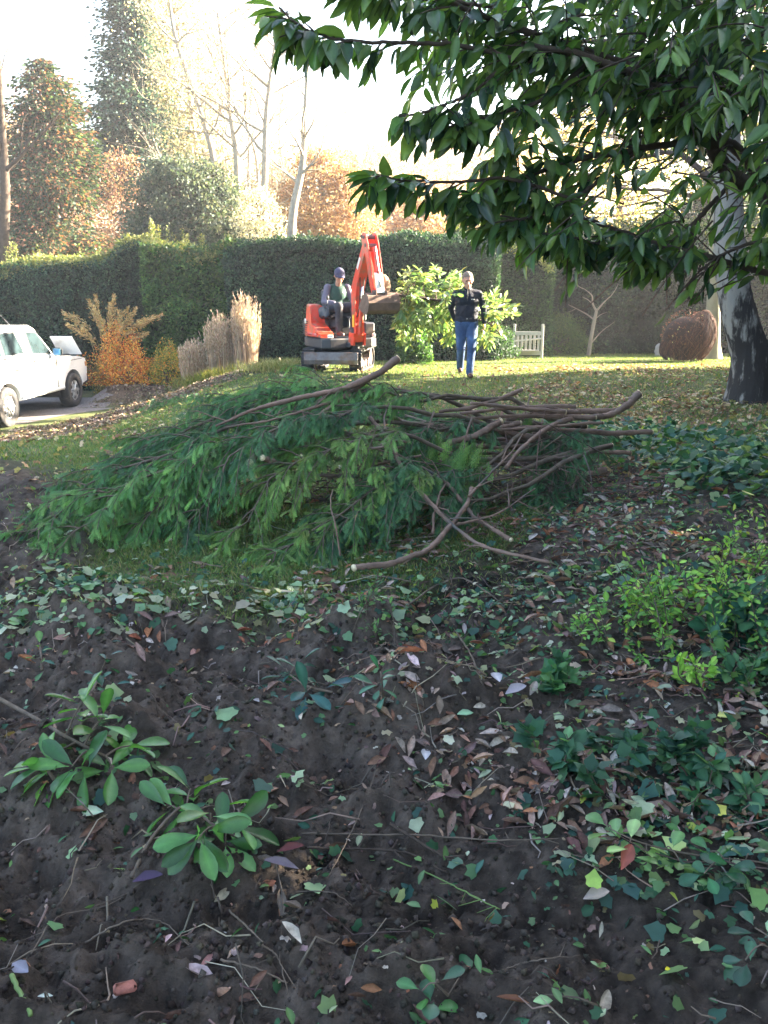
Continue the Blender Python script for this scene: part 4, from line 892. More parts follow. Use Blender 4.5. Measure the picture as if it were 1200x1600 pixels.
def stick(label, pts, r0, r1, cut0=True, cut1=False, twigs=0, matn='redbark', name='bare_branch', rootz=None, twl=.25):
    pts2 = []
    for q in pts:
        Yg = pg(q[0], q[1])[1]; Yq = q[2]-.28
        pts2.append((q[0], q[1], Yg-r0*3.2 if Yq > Yg-r0*3.2 else Yq))
    P = spl([pw(*q) for q in pts2], 9*len(pts)); n = len(P); P = P+np.cumsum(R.normal(size=P.shape)*.0015, 0)
    gz = g1(P[0][0], P[0][1], False)
    root = thing(name, label, 'branch', A(P[0][0], P[0][1], max(gz, P[:, 2].min()-.02)), 'bare cut branches in the pile')
    rr = np.linspace(r0, r1, n)*(1+.10*R.normal(size=n)); mb = MB().tube(P, rr, 9, rough=.05)
    for k in range(3+n//14):
        i = R.integers(2, n-2); mb.ell(P[i]+rdir(1)[0]*rr[i]*.5, (rr[i]*.75,)*3, 7, 5)
    for k in range(twigs):
        i = R.integers(n//4, n-1); d = nz(nz(P[min(i+1, n-1)]-P[i-1])*.6*random.choice((-1, 1))+rdir(1)[0]*.8); l = twl*(.4+R.random())
        q = np.array([P[i]+d*l*u+R.normal(size=3)*.012*u+A(0, 0, -.08)*l*u*u for u in np.linspace(0, 1, 6)]); mb.tube(q, np.linspace(.0045, .0018, 6)*(.7+.6*R.random()), 4, cap=False)
        if R.random() < .6:
            d2 = nz(d+rdir(1)[0]*.8); q2 = np.array([q[3]+d2*l*.5*u for u in np.linspace(0, 1, 4)]); mb.tube(q2, np.linspace(.0025, .0012, 4), 3, cap=False)
    mb.build('bark', MT[matn], root)
    c = MB()
    for yes, i, j in ((cut0, 0, 1), (cut1, n-1, n-2)):
        if yes:
            d = nz(P[i]-P[j]); d2 = nz(d+.9*nz(A(0, 0, CAMZ)-P[i])); e_ = P[i]+d*rr[i]*.5; c.tube([e_-d2*rr[i]*.6, e_+d2*.002], [rr[i]*.7, rr[i]*1.02], 14)
    if c.n: c.build('cut_end', MT['cutwood'], root)
    return root
stick('thick branch rising to a pale sawn end in front of the digger', [(621, 561, 6.95), (590, 584, 6.8), (540, 606, 6.6), (470, 620, 6.4), (400, 640, 6.2), (340, 666, 6.05)], .030, .008, twigs=6)
stick('thinner branch running just beneath the rising sawn branch', [(572, 596, 6.85), (540, 616, 6.6), (505, 640, 6.4), (480, 652, 6.35)], .018, .010)
stick('slim branch crossing left under the rising sawn branch', [(548, 618, 6.6), (480, 640, 6.35), (420, 656, 6.2), (350, 668, 6.1)], .012, .006, cut0=False, twigs=6)
stick('short reddish stub leaning up left of the pile middle', [(393, 722, 5.95), (405, 708, 6.0), (428, 682, 6.1), (448, 655, 6.3)], .026, .014)
stick('stub with a bright white sawn end in the left middle', [(413, 716, 5.85), (432, 724, 5.9), (460, 734, 6.1)], .020, .016)
stick('long bare branch running diagonally down the pile front to the grass', [(578, 653, 6.5), (610, 690, 6.2), (640, 745, 5.95), (690, 800, 5.65), (745, 845, 5.45), (800, 866, 5.3), (868, 881, 5.2)], .015, .009, cut0=False, twigs=9)
stick('fork joining the top of the long diagonal branch', [(604, 680, 6.3), (600, 655, 6.45), (606, 630, 6.6)], .009, .004, cut0=False)
stick('curved branch on the grass with pale left end rising to cross the diagonal one', [(556, 886, 5.05), (600, 884, 5.1), (645, 868, 5.2), (668, 860, 5.3), (705, 820, 5.6), (730, 785, 5.8), (736, 762, 5.9)], .019, .013, twigs=5)
stick('upward arching twig branch right of the crossing', [(733, 775, 5.8), (765, 745, 6.0), (800, 710, 6.2), (820, 680, 6.4)], .009, .004, cut0=False, twigs=3)
stick('low thin branch sweeping right from the crossing', [(705, 822, 5.6), (745, 812, 5.7), (790, 795, 5.9), (835, 760, 6.2)], .010, .004, cut0=False, twigs=5)
stick('short stick with a pale end poking out at the front right', [(797, 843, 5.55), (770, 828, 5.65), (745, 812, 5.8), (725, 790, 6.0)], .014, .011, twigs=2)
stick('thick bent branch with the highest sawn end at the right of the pile', [(998, 616, 7.6), (975, 636, 7.5), (945, 650, 7.4), (890, 655, 7.2), (850, 672, 6.9), (815, 700, 6.6), (790, 730, 6.4)], .030, .012, twigs=6)
stick('branch pointing up right above the bundle of butts', [(815, 608, 7.3), (780, 622, 7.2), (735, 634, 7.1), (685, 641, 7.0)], .018, .014, twigs=4)
stick('straight dark branch just below the highest bent one', [(965, 642, 7.6), (910, 644, 7.5), (850, 645, 7.4), (790, 655, 7.2)], .026, .022)
stick('horizontal branch reaching furthest right from the pile', [(1018, 675, 7.5), (960, 677, 7.4), (900, 672, 7.3), (830, 668, 7.2), (740, 672, 7.0)], .021, .016, twigs=4)
stick('branch with torn bark hanging from its right tip', [(985, 708, 7.3), (940, 706, 7.2), (880, 701, 7.1), (830, 697, 7.0), (770, 700, 6.8)], .018, .013, twigs=5)
stick('thick dark low branch end at the right foot', [(946, 735, 7.1), (915, 745, 7.0), (880, 748, 6.9), (820, 752, 6.7)], .032, .028, cut0=False)
stick('darker branch lying under the thick low one', [(930, 768, 6.9), (900, 757, 6.85), (860, 760, 6.7)], .022, .02, cut0=False)
stick('reddish short log with orange sawn end in the right middle', [(781, 658, 6.8), (765, 668, 6.75), (742, 679, 6.7), (700, 690, 6.6)], .026, .022)
stick('second short log beside the orange ended one', [(812, 661, 7.0), (785, 668, 6.95), (745, 676, 6.9), (690, 672, 6.8)], .019, .017)
stick('grey branch lying in the bundle of butts', [(925, 686, 7.3), (880, 686, 7.2), (820, 680, 7.0), (740, 662, 6.9)], .020, .02)
stick('thin upright reddish sucker standing before the pile front', [(531, 868, 5.2), (524, 830, 5.2), (515, 795, 5.25), (516, 765, 5.3)], .006, .003, cut0=False, name='sucker_stem')
stick('vertical broken twig under the crossing branches', [(677, 835, 5.6), (680, 800, 5.7), (688, 770, 5.85), (694, 755, 5.9)], .009, .005, cut0=False, twigs=2)
stick('short branch sloping down to the middle crossing', [(724, 785, 5.95), (700, 755, 6.1), (670, 735, 6.3), (640, 722, 6.5)], .013, .011, cut0=False, twigs=5)
for k, (a, b, lab) in enumerate([((470, 690, 6.3), (600, 700, 6.0), 'pale grey branch lying across the centre top'), ((500, 670, 6.45), (640, 690, 6.2), 'upper one of the pale branches across the centre'), ((520, 700, 6.4), (640, 760, 6.0), 'branch slanting into the dark middle of the pile'), ((440, 735, 6.2), (560, 745, 6.1), 'reddish branch near the left middle under foliage'), ((560, 735, 6.1), (660, 715, 6.3), 'thin branch behind the small bright tuft'), ((620, 700, 6.6), (760, 690, 6.9), 'straight branch leading into the bundle of butts'), ((530, 720, 6.25), (600, 690, 6.1), 'pale twig pointing up left of the diagonal branch'), ((470, 660, 6.6), (560, 655, 6.7), 'branch half buried on top of the pile'), ((600, 780, 6.0), (720, 740, 6.3), 'twiggy branch in the dark hollow'), ((590, 800, 5.95), (710, 790, 6.0), 'low twiggy branch at the back of the hollow')]):
    m_ = tuple((A(*a)+A(*b))/2+A(0, 6*R.normal(), 0)); stick(lab, [a, m_, b], .012, .008, cut0=False, twigs=9, twl=.3)
for k in range(13):
    a = 850+110*R.random(); b = 636+8.2*k; Y_ = 7.1+.3*R.random(); l = 130+110*R.random(); s_ = -18+40*R.random()
    stick(('grey brown', 'reddish', 'dark')[k % 3]+' cut butt in the right hand bundle, %s from the top' % ('first second third fourth fifth sixth seventh eighth ninth tenth eleventh twelfth thirteenth'.split()[k]), [(a, b, Y_), (a-l*.4, b+s_*.3+5*R.normal(), Y_-.1), (a-l, b+s_, Y_-.35)], .012+.012*R.random(), .012, twigs=5)
# dead brown twig mass inside the hollow of the pile
mb = MB(); c0 = pw(690, 770, 6.35)
for k in range(650):
    q = c0+A(R.normal()*.75, abs(R.normal())*.35-.1, R.normal()*.14); q[2] = max(q[2], g1(q[0], q[1])+.02)
    d = nz(rdir(1)[0]*A(1, .5, .45)); l = .12+.4*R.random(); d3 = nz(d+rdir(1)[0]*.5)
    P_ = np.array([q+d*l*u+(d3-d)*l*u*u*.6 for u in np.linspace(0, 1, 6)]); P_[:, 2] = np.maximum(P_[:, 2], G(P_[:, 0], P_[:, 1])+.01)
    mb.tube(P_, np.linspace(.0045, .0013, 6)*(.5+.9*R.random()), 4, cap=False, col=jit(random.choice([(.10, .07, .055), (.16, .11, .09), (.07, .045, .035), (.2, .13, .1)]), 1)[0])
tag(mb.build('dead_twigs', MT['twiglit']), 'tangle of dead brown twigs inside the pile', 'twigs', kind='stuff')

# ================================================================ LAUREL OVERHEAD
def CULL(p, r_):
    """thin the laurel crown where the birch trunk and the golden tree show through"""
    d = p-A(0, 0, CAMZ); dep = d[:, 1]*CP-d[:, 2]*SP; px = 600+F*d[:, 0]/dep; py = 800-F*(d[:, 1]*SP+d[:, 2]*CP)/dep
    k = (px > 1090) & (px < 1185) & (py > 200) & (py < 470) & (r_ < .75)
    k |= ((py > 405) | ((py > 375) & (px < 900)) | ((py > 335) & (px < 715))) & (r_ < .88)
    k |= (px > 860) & (px < 1060) & (py > 150) & (py < 320) & (r_ < .5)
    k |= (py > 405) & (px < 900) & (r_ < .8)
    k |= (px < 700) & (py > 130) & (py < 235) & (px > 500) & (p[:, 1] < 4.6) & (r_ < .45)
    return k
def frames_leaves(mb, P, d, npts, Lr, ratio, cols, w_, droop, upn=A(0, 0, 1), spread=.9, tmpl=None, base_t=.1):
    """leaves alternate along polyline P"""
    n = len(P); t = base_t+(1-base_t)*(np.arange(npts)+R.random(npts)*.6)/npts; t = np.clip(t, 0, .999); f = t*(n-1); i = f.astype(int); pos = P[i]+(P[i+1]-P[i])*(f-i)[:, None]
    cull = CULL if tmpl is None else None
    if cull:
        k_ = ~cull(pos, R.random(npts)); t = t[k_]; i = i[k_]; pos = pos[k_]; sg_k = k_; npts = len(pos)
        if npts == 0: return t
    tipw = (t > .9)[:, None]
    ax = nz(P[i+1]-P[i]); sg = np.where(np.arange(npts) % 2, 1., -1.)[:, None]
    sd = nz(np.cross(ax, upn)+R.normal(size=(npts, 3))*.3)*sg
    dr = nz(ax*(.55+.4*R.random((npts, 1))+tipw*.6)+sd*spread*(1-.5*tipw)+A(0, 0, -1)*droop*(.5+R.random((npts, 1)))+R.normal(size=(npts, 3))*.24)
    nn = nz(upn+R.normal(size=(npts, 3))*.5)
    L = (Lr[0]+(Lr[1]-Lr[0])*R.random(npts))*(.85+.3*np.sin(t*pi)); W = L*ratio*(.85+.3*R.random(npts))
    mb.scatter(tmpl or LAUREL, pos+dr*.012, dr, nn, L, W, pick(cols, npts, w_, .22, .08)); return t
LC = [(.050, .10, .032), (.08, .155, .042), (.12, .20, .055), (.02, .05, .022), (.13, .21, .05)]
LW = [4, 4, 3, 2, .6]
def laurel():
    base = A(3.35, 5.7, g1(3.35, 5.7, False)-.05)
    root = thing('laurel_tree', 'big glossy cherry laurel hanging over the top right of the view', 'tree', base)
    tr = MB(); tr.tube(spl([base, A(3.2, 5.6, .9), A(2.95, 5.4, 1.75), pw(1260, 400, 5.3)], 18), np.linspace(.11, .075, 18), 12, rough=.05)
    tr.build('trunk', MT['bark'], root)
    st = MB(); lf = MB(); paths = []
    def limb(pts, r0, r1, ntw, twl=.42, nl=9, droop=.7, leafy=True):
        P = spl([pw(*q) for q in pts], 10*len(pts)); n = len(P); P = P+np.cumsum(R.normal(size=P.shape)*.002, 0); st.tube(P, np.linspace(r0, r1, n), 8, cap=False, rough=.06)
        for k in range(ntw):
            i = int(n*.12+(n*.88-2)*(k+R.random()*.5)/ntw); i = min(i, n-2); ax = nz(P[i+1]-P[i]); sg = 1 if k % 2 else -1
            sd = nz(np.cross(ax, A(0, 0, 1)))*sg; d = nz(ax*.7+sd*.55*R.random()+rdir(1)[0]*.45+A(0, 0, -.05)); l = twl*(.55+.6*R.random())
            u = np.linspace(0, 1, 7)[:, None]; Q = P[i]+d*l*u+A(0, 0, -.16)*l*u**2; st.tube(Q, np.linspace(.005, .0025, 7), 5, cap=False)
            frames_leaves(lf, Q, d, nl, (.075, .16), (.34), LC, LW, droop)
        if leafy: frames_leaves(lf, P[n//2:], None, max(6, int(n*.5)), (.11, .16), (.34), LC, LW, droop, base_t=.0)
    L1 = (1108, 212, 4.9)
    limb([(1300, 470, 5.4), (1200, 312, 5.15), (1150, 278, 5.05), (1120, 238, 4.95), L1, (1085, 175, 4.8), (1000, 120, 4.6), (900, 80, 4.4), (800, 60, 4.2)], .05, .014, 26)
    limb([(1200, 300, 5.2), (1150, 237, 5.1), (1108, 212, 5.05), (1070, 160, 5.2), (1040, 90, 5.3), (1010, 0, 5.4)], .035, .015, 14)
    limb([(1330, 170, 5.4), (1200, 137, 5.2), (1060, 125, 4.9), (960, 90, 4.7), (880, 60, 4.5), (770, 20, 4.3), (690, -15, 4.2)], .035, .010, 26)
    limb([(1330, 440, 5.2), (1200, 428, 5.0), (1165, 418, 4.9), (1105, 400, 4.8), (1000, 372, 4.7), (905, 335, 4.6), (840, 312, 4.5)], .02, .008, 22)
    limb([(905, 315, 4.6), (800, 285, 4.45), (720, 290, 4.4), (660, 288, 4.35), (610, 280, 4.3), (578, 274, 4.25)], .009, .004, 12, twl=.13, nl=6, droop=.6)
    limb([(1108, 212, 4.9), (1000, 232, 4.8), (920, 246, 4.75), (868, 265, 4.7), (820, 275, 4.6), (760, 300, 4.5), (720, 312, 4.45)], .018, .006, 18, twl=.2)
    limb([(900, 80, 4.4), (820, 95, 4.3), (730, 76, 4.2), (640, 68, 4.15), (560, 66, 4.1), (500, 58, 4.05), (455, 38, 4.0), (425, 15, 4.0)], .012, .004, 14, twl=.12, nl=5, droop=.9)
    limb([(770, 10, 4.3), (700, -2, 4.25), (620, -14, 4.2), (560, -30, 4.15)], .009, .004, 8, twl=.2, nl=7, droop=.9)
    limb([(800, 95, 4.3), (740, 135, 4.25), (700, 158, 4.2), (650, 178, 4.15), (618, 180, 4.1)], .010, .004, 7, twl=.13, nl=5)
    limb([(930, 90, 4.5), (850, 150, 4.4), (790, 170, 4.3), (740, 185, 4.25), (705, 190, 4.2)], .011, .005, 12, twl=.22)
    limb([(1000, 232, 4.8), (930, 290, 4.7), (880, 325, 4.6), (830, 345, 4.5), (800, 350, 4.45)], .012, .005, 14, twl=.25)
    limb([(1105, 400, 4.8), (1030, 398, 4.7), (960, 388, 4.6), (900, 375, 4.5), (850, 365, 4.45)], .010, .004, 14, twl=.25)
    limb([(1150, 278, 5.05), (1090, 340, 4.95), (1030, 390, 4.9), (980, 420, 4.8)], .014, .005, 14, twl=.3)
    limb([(1250, 380, 5.0), (1190, 380, 4.9), (1130, 400, 4.8), (1090, 425, 4.75)], .012, .005, 9, twl=.28)
    limb([(868, 265, 4.7), (840, 222, 4.7), (800, 240, 4.65), (770, 262, 4.6)], .006, .003, 4, twl=.2, nl=6)
    limb([(1330, 20, 5.0), (1200, -10, 4.9), (1080, -40, 4.7), (950, -60, 4.5), (820, -50, 4.3)], .03, .01, 22)
    limb([(1450, 300, 4.8), (1350, 250, 4.6), (1250, 230, 4.4), (1180, 260, 4.3)], .02, .006, 10)
    # twigs filling the dense right and upper mass
    from math import inf
    poly = [(735, -60), (1290, -60), (1290, 420), (1180, 420), (1060, 380), (960, 385), (880, 350), (860, 310), (910, 270), (870, 190), (780, 150), (715, 120), (685, 70), (710, 20)]
    def inside(x, y):
        c = False; j = len(poly)-1
        for i_ in range(len(poly)):
            xi, yi = poly[i_]; xj, yj = poly[j]
            if (yi > y) != (yj > y) and x < (xj-xi)*(y-yi)/(yj-yi)+xi: c = not c
            j = i_
        return c
    k = 0
    while k < 240:
        px = 660+640*R.random(); py = -60+510*R.random()
        if k > 160: px = 990+250*R.random(); py = -60+270*R.random()
        if not inside(px, py): continue
        if 860 < px < 1010 and 185 < py < 300 and R.random() < .8: continue
        if 1080 < px < 1230 and py > 170 and R.random() < .7: continue
        k += 1; Y = 4.3+1.7*R.random(); q = pw(px, py-25, Y)
        d = nz(A(-.8, -.2, -.1)+R.normal(size=3)*.45); l = .2+.3*R.random(); u = np.linspace(0, 1, 7)[:, None]
        Q = q+d*l*u+A(0, 0, -.2)*l*u**2; st.tube(Q, np.linspace(.005, .0025, 7), 4, cap=False)
        frames_leaves(lf, Q, d, 10, (.10, .15), .31, LC, LW, .8)
    # the rest of the crown, right of and above the picture
    for k in range(330):
        q = A(2.6+2.6*R.random(), 3.9+3.6*R.random(), 1.0+3.4*R.random()); d = nz(rdir(1)[0]+A(0, 0, -.2)); u = np.linspace(0, 1, 5)[:, None]; Q = q+d*.4*u
        if Q[:, 0].min() < 2.45+.35*(q[1]-5) and q[2] < 2.2: continue
        st.tube(Q, np.linspace(.006, .003, 5), 4, cap=False); frames_leaves(lf, Q, d, 10, (.10, .16), .3, LC, LW, .7)
    st.build('limbs', MT['bark'], root); lf.build('crown', MT['laurel'], root)
laurel()
# ================================================================ FOREGROUND SPRIGS, BRANCHES, SAPLINGS
def sprig(name, label, stem_px, whorls, matn='twig', r0=.006, cols=((.075, .20, .05), (.055, .15, .045), (.10, .24, .065), (.035, .10, .035)), L=(.085, .13), ratio=.42, cat='laurel sprig', group=None, lift=.05):
    """stem_px: (px,py,height above soil) points; whorls: (px, py, height, tilt px dx, dy, n)"""
    def W(px, py, h):
        q = pg(px, py); 
        Y = q[1]-h*q[1]/CAMZ*1.0
        return pw(px, py, Y) if h > 0 else q
    P = spl([W(a, b, h)+A(0, 0, .008) for a, b, h in stem_px], 8*len(stem_px)); base = P[0].copy(); base[2] = min(base[2], g1(base[0], base[1]))
    root = thing(name, label, cat, base, group)
    st = MB().tube(P, np.linspace(r0, r0*.5, len(P)), 8, rough=.06); lf = MB()
    for (px, py, h, dx, dy, dz, n) in whorls:
        drp = .45
        c = W(px, py, h); j = P[np.argmin(np.linalg.norm(P-c, axis=1))]; ax = nz(A(dx, dy, dz))
        st.tube(spl([j, (j+c)/2+A(0, 0, .01), c], 6), np.linspace(r0*.5, .002, 6), 6, cap=False)
        e1 = nz(np.cross(ax, A(.1, .2, 1))); e2 = np.cross(ax, e1); a = np.arange(n)*2.4+R.random(); s_ = np.linspace(.5, 1.25, n)[:, None]
        d = nz(ax*(.9-.55*s_)+(np.cos(a)[:, None]*e1+np.sin(a)[:, None]*e2)*s_*.75+R.normal(size=(n, 3))*.16-A(0, 0, drp)*s_)
        nn = nz(ax*1.0+A(0, 0, .6)+R.normal(size=(n, 3))*.15); Lk_ = L[0]+(L[1]-L[0])*R.random(n)
        pos = c-ax*(np.linspace(0, .06, n))[:, None]+d*.008
        tip = pos+d*Lk_[:, None]; gz = G(tip[:, 0], tip[:, 1])+.012; low = tip[:, 2] < gz; tip[low, 2] = gz[low]; d = nz(tip-pos)
        lf.scatter(OBOV, pos, d, nn, Lk_, Lk_*ratio, pick(cols, n, None, .2, .08))
    st.build('stem', MT[matn], root); lf.build('leaves', MT['laurel'], root)
    return root
OBOV = leaf_tmpl([(0, .03), (.1, .07), (.3, .55), (.55, .95), (.75, 1), (.9, .7), (.97, .3), (1, .05)], .35, .15)
sprig('laurel_sprig', 'laurel sprig with drooping broad leaves lying at the lower left centre', [(205, 1375, .01), (240, 1310, .03), (290, 1262, .06), (330, 1290, .05), (365, 1310, .05)],
      [(298, 1232, .09, -.2, .25, .9, 8), (262, 1262, .07, -.8, -.1, .35, 6), (330, 1270, .08, .1, -.25, .8, 5), (310, 1310, .07, -.1, -.8, .25, 8), (352, 1320, .06, .3, -.8, .2, 8), (372, 1290, .07, .9, -.1, .3, 6), (345, 1262, .08, .5, .2, .6, 4)], L=(.10, .145), ratio=.36)
sprig('laurel_branch', 'laurel branch entering from the left edge with two leafy heads', [(-60, 1060, .10), (0, 1095, .09), (60, 1128, .07), (110, 1158, .05), (165, 1185, .03)],
      [(128, 1098, .10, -.15, .35, .8, 9), (160, 1122, .09, .4, .2, .7, 8), (205, 1165, .05, .8, .1, .45, 7), (175, 1200, .03, .4, -.6, .4, 6), (112, 1198, .05, -.5, -.5, .5, 8), (70, 1195, .06, -.8, -.2, .5, 8)], matn='twig', r0=.0095, L=(.09, .14), ratio=.37)
sprig('laurel_sprig', 'small broken laurel shoot left of the two leafy heads', [(85, 1222, .01), (70, 1200, .03), (60, 1190, .05)], [(55, 1195, .05, -.7, .1, .6, 7)], L=(.07, .095), ratio=.44, cols=((.13, .27, .05), (.09, .2, .05)))
sprig('ivy_sprig', 'bluish dark leaved sprig lying on the soil below the grass', [(520, 1085, .01), (480, 1075, .03), (450, 1055, .06)],
      [(445, 1045, .07, -.2, .1, .9, 6), (470, 1035, .08, .3, .2, .9, 5), (480, 1080, .05, .1, -.5, .6, 6), (510, 1070, .05, .6, -.1, .6, 5), (430, 1065, .05, -.8, 0, .4, 5)], L=(.08, .12), ratio=.40, cols=((.025, .085, .085), (.035, .11, .10), (.03, .08, .06)), cat='sprig')
sprig('ivy_sprig', 'small blue green sprig standing right of the larger bluish one', [(600, 1105, .01), (598, 1085, .04), (596, 1060, .08)], [(594, 1050, .09, 0, .1, 1, 5), (588, 1072, .06, -.5, -.3, .6, 4)], L=(.06, .085), ratio=.45, cols=((.03, .11, .09), (.05, .15, .09)), cat='sprig')
sprig('ivy_sprig', 'dark ivy shoot half buried above the left laurel heads', [(140, 1092, .01), (155, 1060, .04), (168, 1030, .08)], [(168, 1025, .08, .1, .2, .9, 5), (150, 1055, .05, -.3, -.2, .8, 5), (160, 1075, .03, .3, -.4, .6, 6)], L=(.04, .065), ratio=.55, cols=((.02, .075, .05), (.035, .1, .06)), cat='sprig')
sprig('ivy_sprig', 'light green ivy shoot at the upper left of the soil', [(66, 1050, .01), (64, 1025, .05), (62, 1008, .08)], [(62, 1008, .08, 0, .1, 1, 5), (60, 1030, .05, -.2, -.2, .8, 4)], L=(.045, .065), ratio=.55, cols=((.10, .22, .07), (.06, .15, .05)), cat='sprig')
for (lab, pts, wh, cols) in [
    ('trailing shoot with pale green leaves at the lower right', [(1120, 1345, .02), (1060, 1335, .03), (1000, 1320, .05), (955, 1300, .07)], [(950, 1292, .07, -.5, .3, .7, 4), (985, 1315, .06, 0, .4, .8, 4), (1010, 1330, .05, .2, -.5, .7, 4), (1050, 1328, .06, .1, .4, .8, 4), (1062, 1345, .05, 0, -.6, .6, 3)], ((.22, .36, .13), (.14, .26, .09), (.30, .42, .16))),
    ('dark leaved bramble shoot at the lower right corner', [(1230, 1360, .03), (1180, 1350, .05), (1130, 1345, .07)], [(1110, 1330, .09, -.4, .3, .8, 5), (1140, 1350, .07, 0, -.4, .8, 5), (1100, 1365, .05, -.6, -.4, .5, 5), (1170, 1335, .08, .3, .3, .8, 5)], ((.04, .13, .055), (.06, .17, .06), (.03, .09, .05))),
    ('blurred dark leaves of a shoot at the right edge near the bottom', [(1240, 1500, .03), (1190, 1480, .07)], [(1180, 1450, .09, -.3, .3, .8, 5), (1165, 1500, .06, -.5, -.3, .6, 5)], ((.03, .09, .06), (.05, .13, .07))),
    ('small green shoot among litter near the bottom centre', [(700, 1560, .01), (680, 1540, .04)], [(660, 1548, .04, -.5, 0, .8, 4), (685, 1535, .05, .2, .3, .8, 4), (735, 1510, .03, .6, .4, .6, 3)], ((.07, .19, .06), (.04, .12, .06)))]:
    sprig('bramble_shoot', lab, pts, wh, cols=cols, r0=.0035, L=(.045, .075), ratio=.6, cat='shoot')

def sapling(name, label, cx, cy, spread, hmax, nst, cols, L, nl, tm, ratio, pxs=None, cat='plant', w_=None):
    c = pg(cx, cy); root = thing(name, label, cat, c); st = MB(); lf = MB()
    for k in range(nst):
        b = c+A(R.normal()*spread*.45, R.normal()*spread*.35, 0); b[2] = g1(b[0], b[1]); a = R.random()*2*pi; h = hmax*(.4+.6*R.random())
        e = b+A(cos(a)*h*.55, sin(a)*h*.4, h); P = spl([b, (b+e)/2+A(cos(a), sin(a), 0)*-.04*h+R.normal(size=3)*.01, e], 9)
        st.tube(P, np.linspace(.0035, .0015, 9), 5, cap=False)
        frames_leaves(lf, P, None, nl, L, ratio, cols, w_, .15, spread=.9, tmpl=tm, base_t=.15)
        for j in range(3):
            i = R.integers(2, 7); d = nz(rdir(1)[0]+A(0, 0, .4)); Q = np.array([P[i]+d*h*.35*u for u in np.linspace(0, 1, 5)]); st.tube(Q, np.linspace(.002, .001, 5), 4, cap=False); frames_leaves(lf, Q, None, max(4, nl//2), L, ratio, cols, w_, .15, tmpl=tm)
    st.build('stems', MT['twig'], root); lf.build('leaves', MT['leaf'], root)
YG = [(.16, .32, .06), (.24, .42, .08), (.09, .21, .05), (.32, .42, .07)]
sapling('privet_sapling', 'bright yellow green bushy sapling at the right in front of the ivy', 1075, 985, .42, .42, 26, YG, (.022, .042), 15, OVAL, .58, w_=[3, 2, 4, .6])
sapling('privet_sapling', 'green low stems left part of the sapling thicket', 985, 1000, .22, .26, 9, YG, (.02, .038), 11, OVAL, .58, w_=[2, 1, 4, .4])
sapling('privet_sapling', 'thin taller shoot with bright leaves at the right edge', 1175, 905, .16, .42, 6, YG, (.022, .04), 13, OVAL, .58)
sapling('privet_sapling', 'single slender upright stem with yellow leaves above the thicket', 1130, 905, .05, .52, 2, YG, (.03, .045), 12, OVAL, .55)
sapling('laurel_seedling', 'dark glossy large leaved seedling inside the sapling thicket', 1130, 1010, .16, .26, 6, [(.03, .10, .06), (.05, .14, .06), (.02, .07, .05)], (.08, .12), 7, OBOV, .42)
sapling('privet_sapling', 'bright sprig of yellow leaves at the front of the thicket', 1085, 1075, .05, .15, 3, [(.28, .46, .08), (.2, .38, .07)], (.035, .05), 9, OVAL, .55)
sapling('bramble_plant', 'dark green low bramble below the thicket at the right edge', 1165, 1080, .3, .2, 10, [(.035, .10, .05), (.06, .15, .06), (.1, .2, .07)], (.04, .065), 8, OVAL, .65)
sapling('bramble_plant', 'low dark bramble patch right of the soil hump', 930, 1190, .28, .12, 9, [(.03, .09, .055), (.045, .12, .06)], (.04, .06), 7, IVY, .9)
sapling('bramble_plant', 'green weed tuft right of the bluish sprigs', 870, 1075, .2, .12, 6, [(.04, .13, .06), (.07, .18, .06)], (.035, .06), 7, IVY, .9)
sapling('bramble_plant', 'dark bramble patch at the right edge of the litter', 1130, 1230, .35, .14, 12, [(.03, .09, .055), (.045, .12, .06), (.1, .2, .09)], (.04, .065), 7, OVAL, .65)
sapling('weed_seedling', 'spindly stems with few leaves standing before the pile', 575, 985, .14, .26, 5, [(.08, .18, .05), (.05, .12, .05)], (.02, .04), 5, OVAL, .5)

# notable single leaves lying on the soil
def fallen(label, px, py, ang, L, W, col, tm=None, lift=.02, name='fallen_leaf', m='leaf', tilt=.15):
    p = pg(px, py)+A(0, 0, lift); d = A(cos(ang), sin(ang), .05); n = nz(A(R.normal()*tilt, -.25, 1))
    mb = MB().scatter(tm or OVAL, (p-d*L/2)[None], d[None], n[None], L, W, np.array([col]))
    tag(mb.build(name, MT[m], loc=p), label, 'leaf')
fallen('large pale mint green leaf alone on dark soil at the left', 140, 1281, .2, .085, .045, (.55, .68, .50))
fallen('broad green ivy leaf lying left of the bluish sprig', 350, 1128, 2.6, .085, .09, (.22, .36, .18), IVY)
fallen('pale cream curled leaf standing on the central soil hump', 702, 1172, 1.2, .06, .045, (.62, .64, .50), IVY, .03)
fallen('silvery lilac leaf upright below the central soil hump', 665, 1195, 1.5, .085, .035, (.50, .48, .52), OVAL, .03)
fallen('grey lilac folded leaf right of the soil hump', 805, 1098, .4, .09, .05, (.36, .32, .36), CURLD, .03)
fallen('tall grey lilac leaf leaning up behind the folded one', 775, 1075, 1.7, .10, .045, (.42, .40, .44), OVAL, .04)
fallen('pointed mint leaf lying on bare soil right of centre', 727, 1123, .3, .065, .035, (.30, .50, .30))
fallen('bright yellow round withered flower head at the right', 1124, 1279, .5, .055, .055, (.62, .60, .12), IVY, .03)
fallen('pale lime leaf beside the trailing shoot', 1048, 1330, 2.2, .07, .06, (.48, .60, .22), IVY, .03)
fallen('red edged curled leaf at the lower right', 975, 1365, 1.1, .10, .04, (.34, .10, .08), CURLD, .03)
fallen('bright lime torn leaf right of the bottom centre', 927, 1388, 1.3, .08, .05, (.36, .56, .12), IVY, .03)
fallen('pinkish beige ragged leaf below the lime one', 930, 1422, .2, .075, .04, (.46, .36, .32), CURLD, .02)
fallen('yellow oval leaf on litter at the right edge', 1130, 1127, .3, .055, .04, (.60, .60, .2))
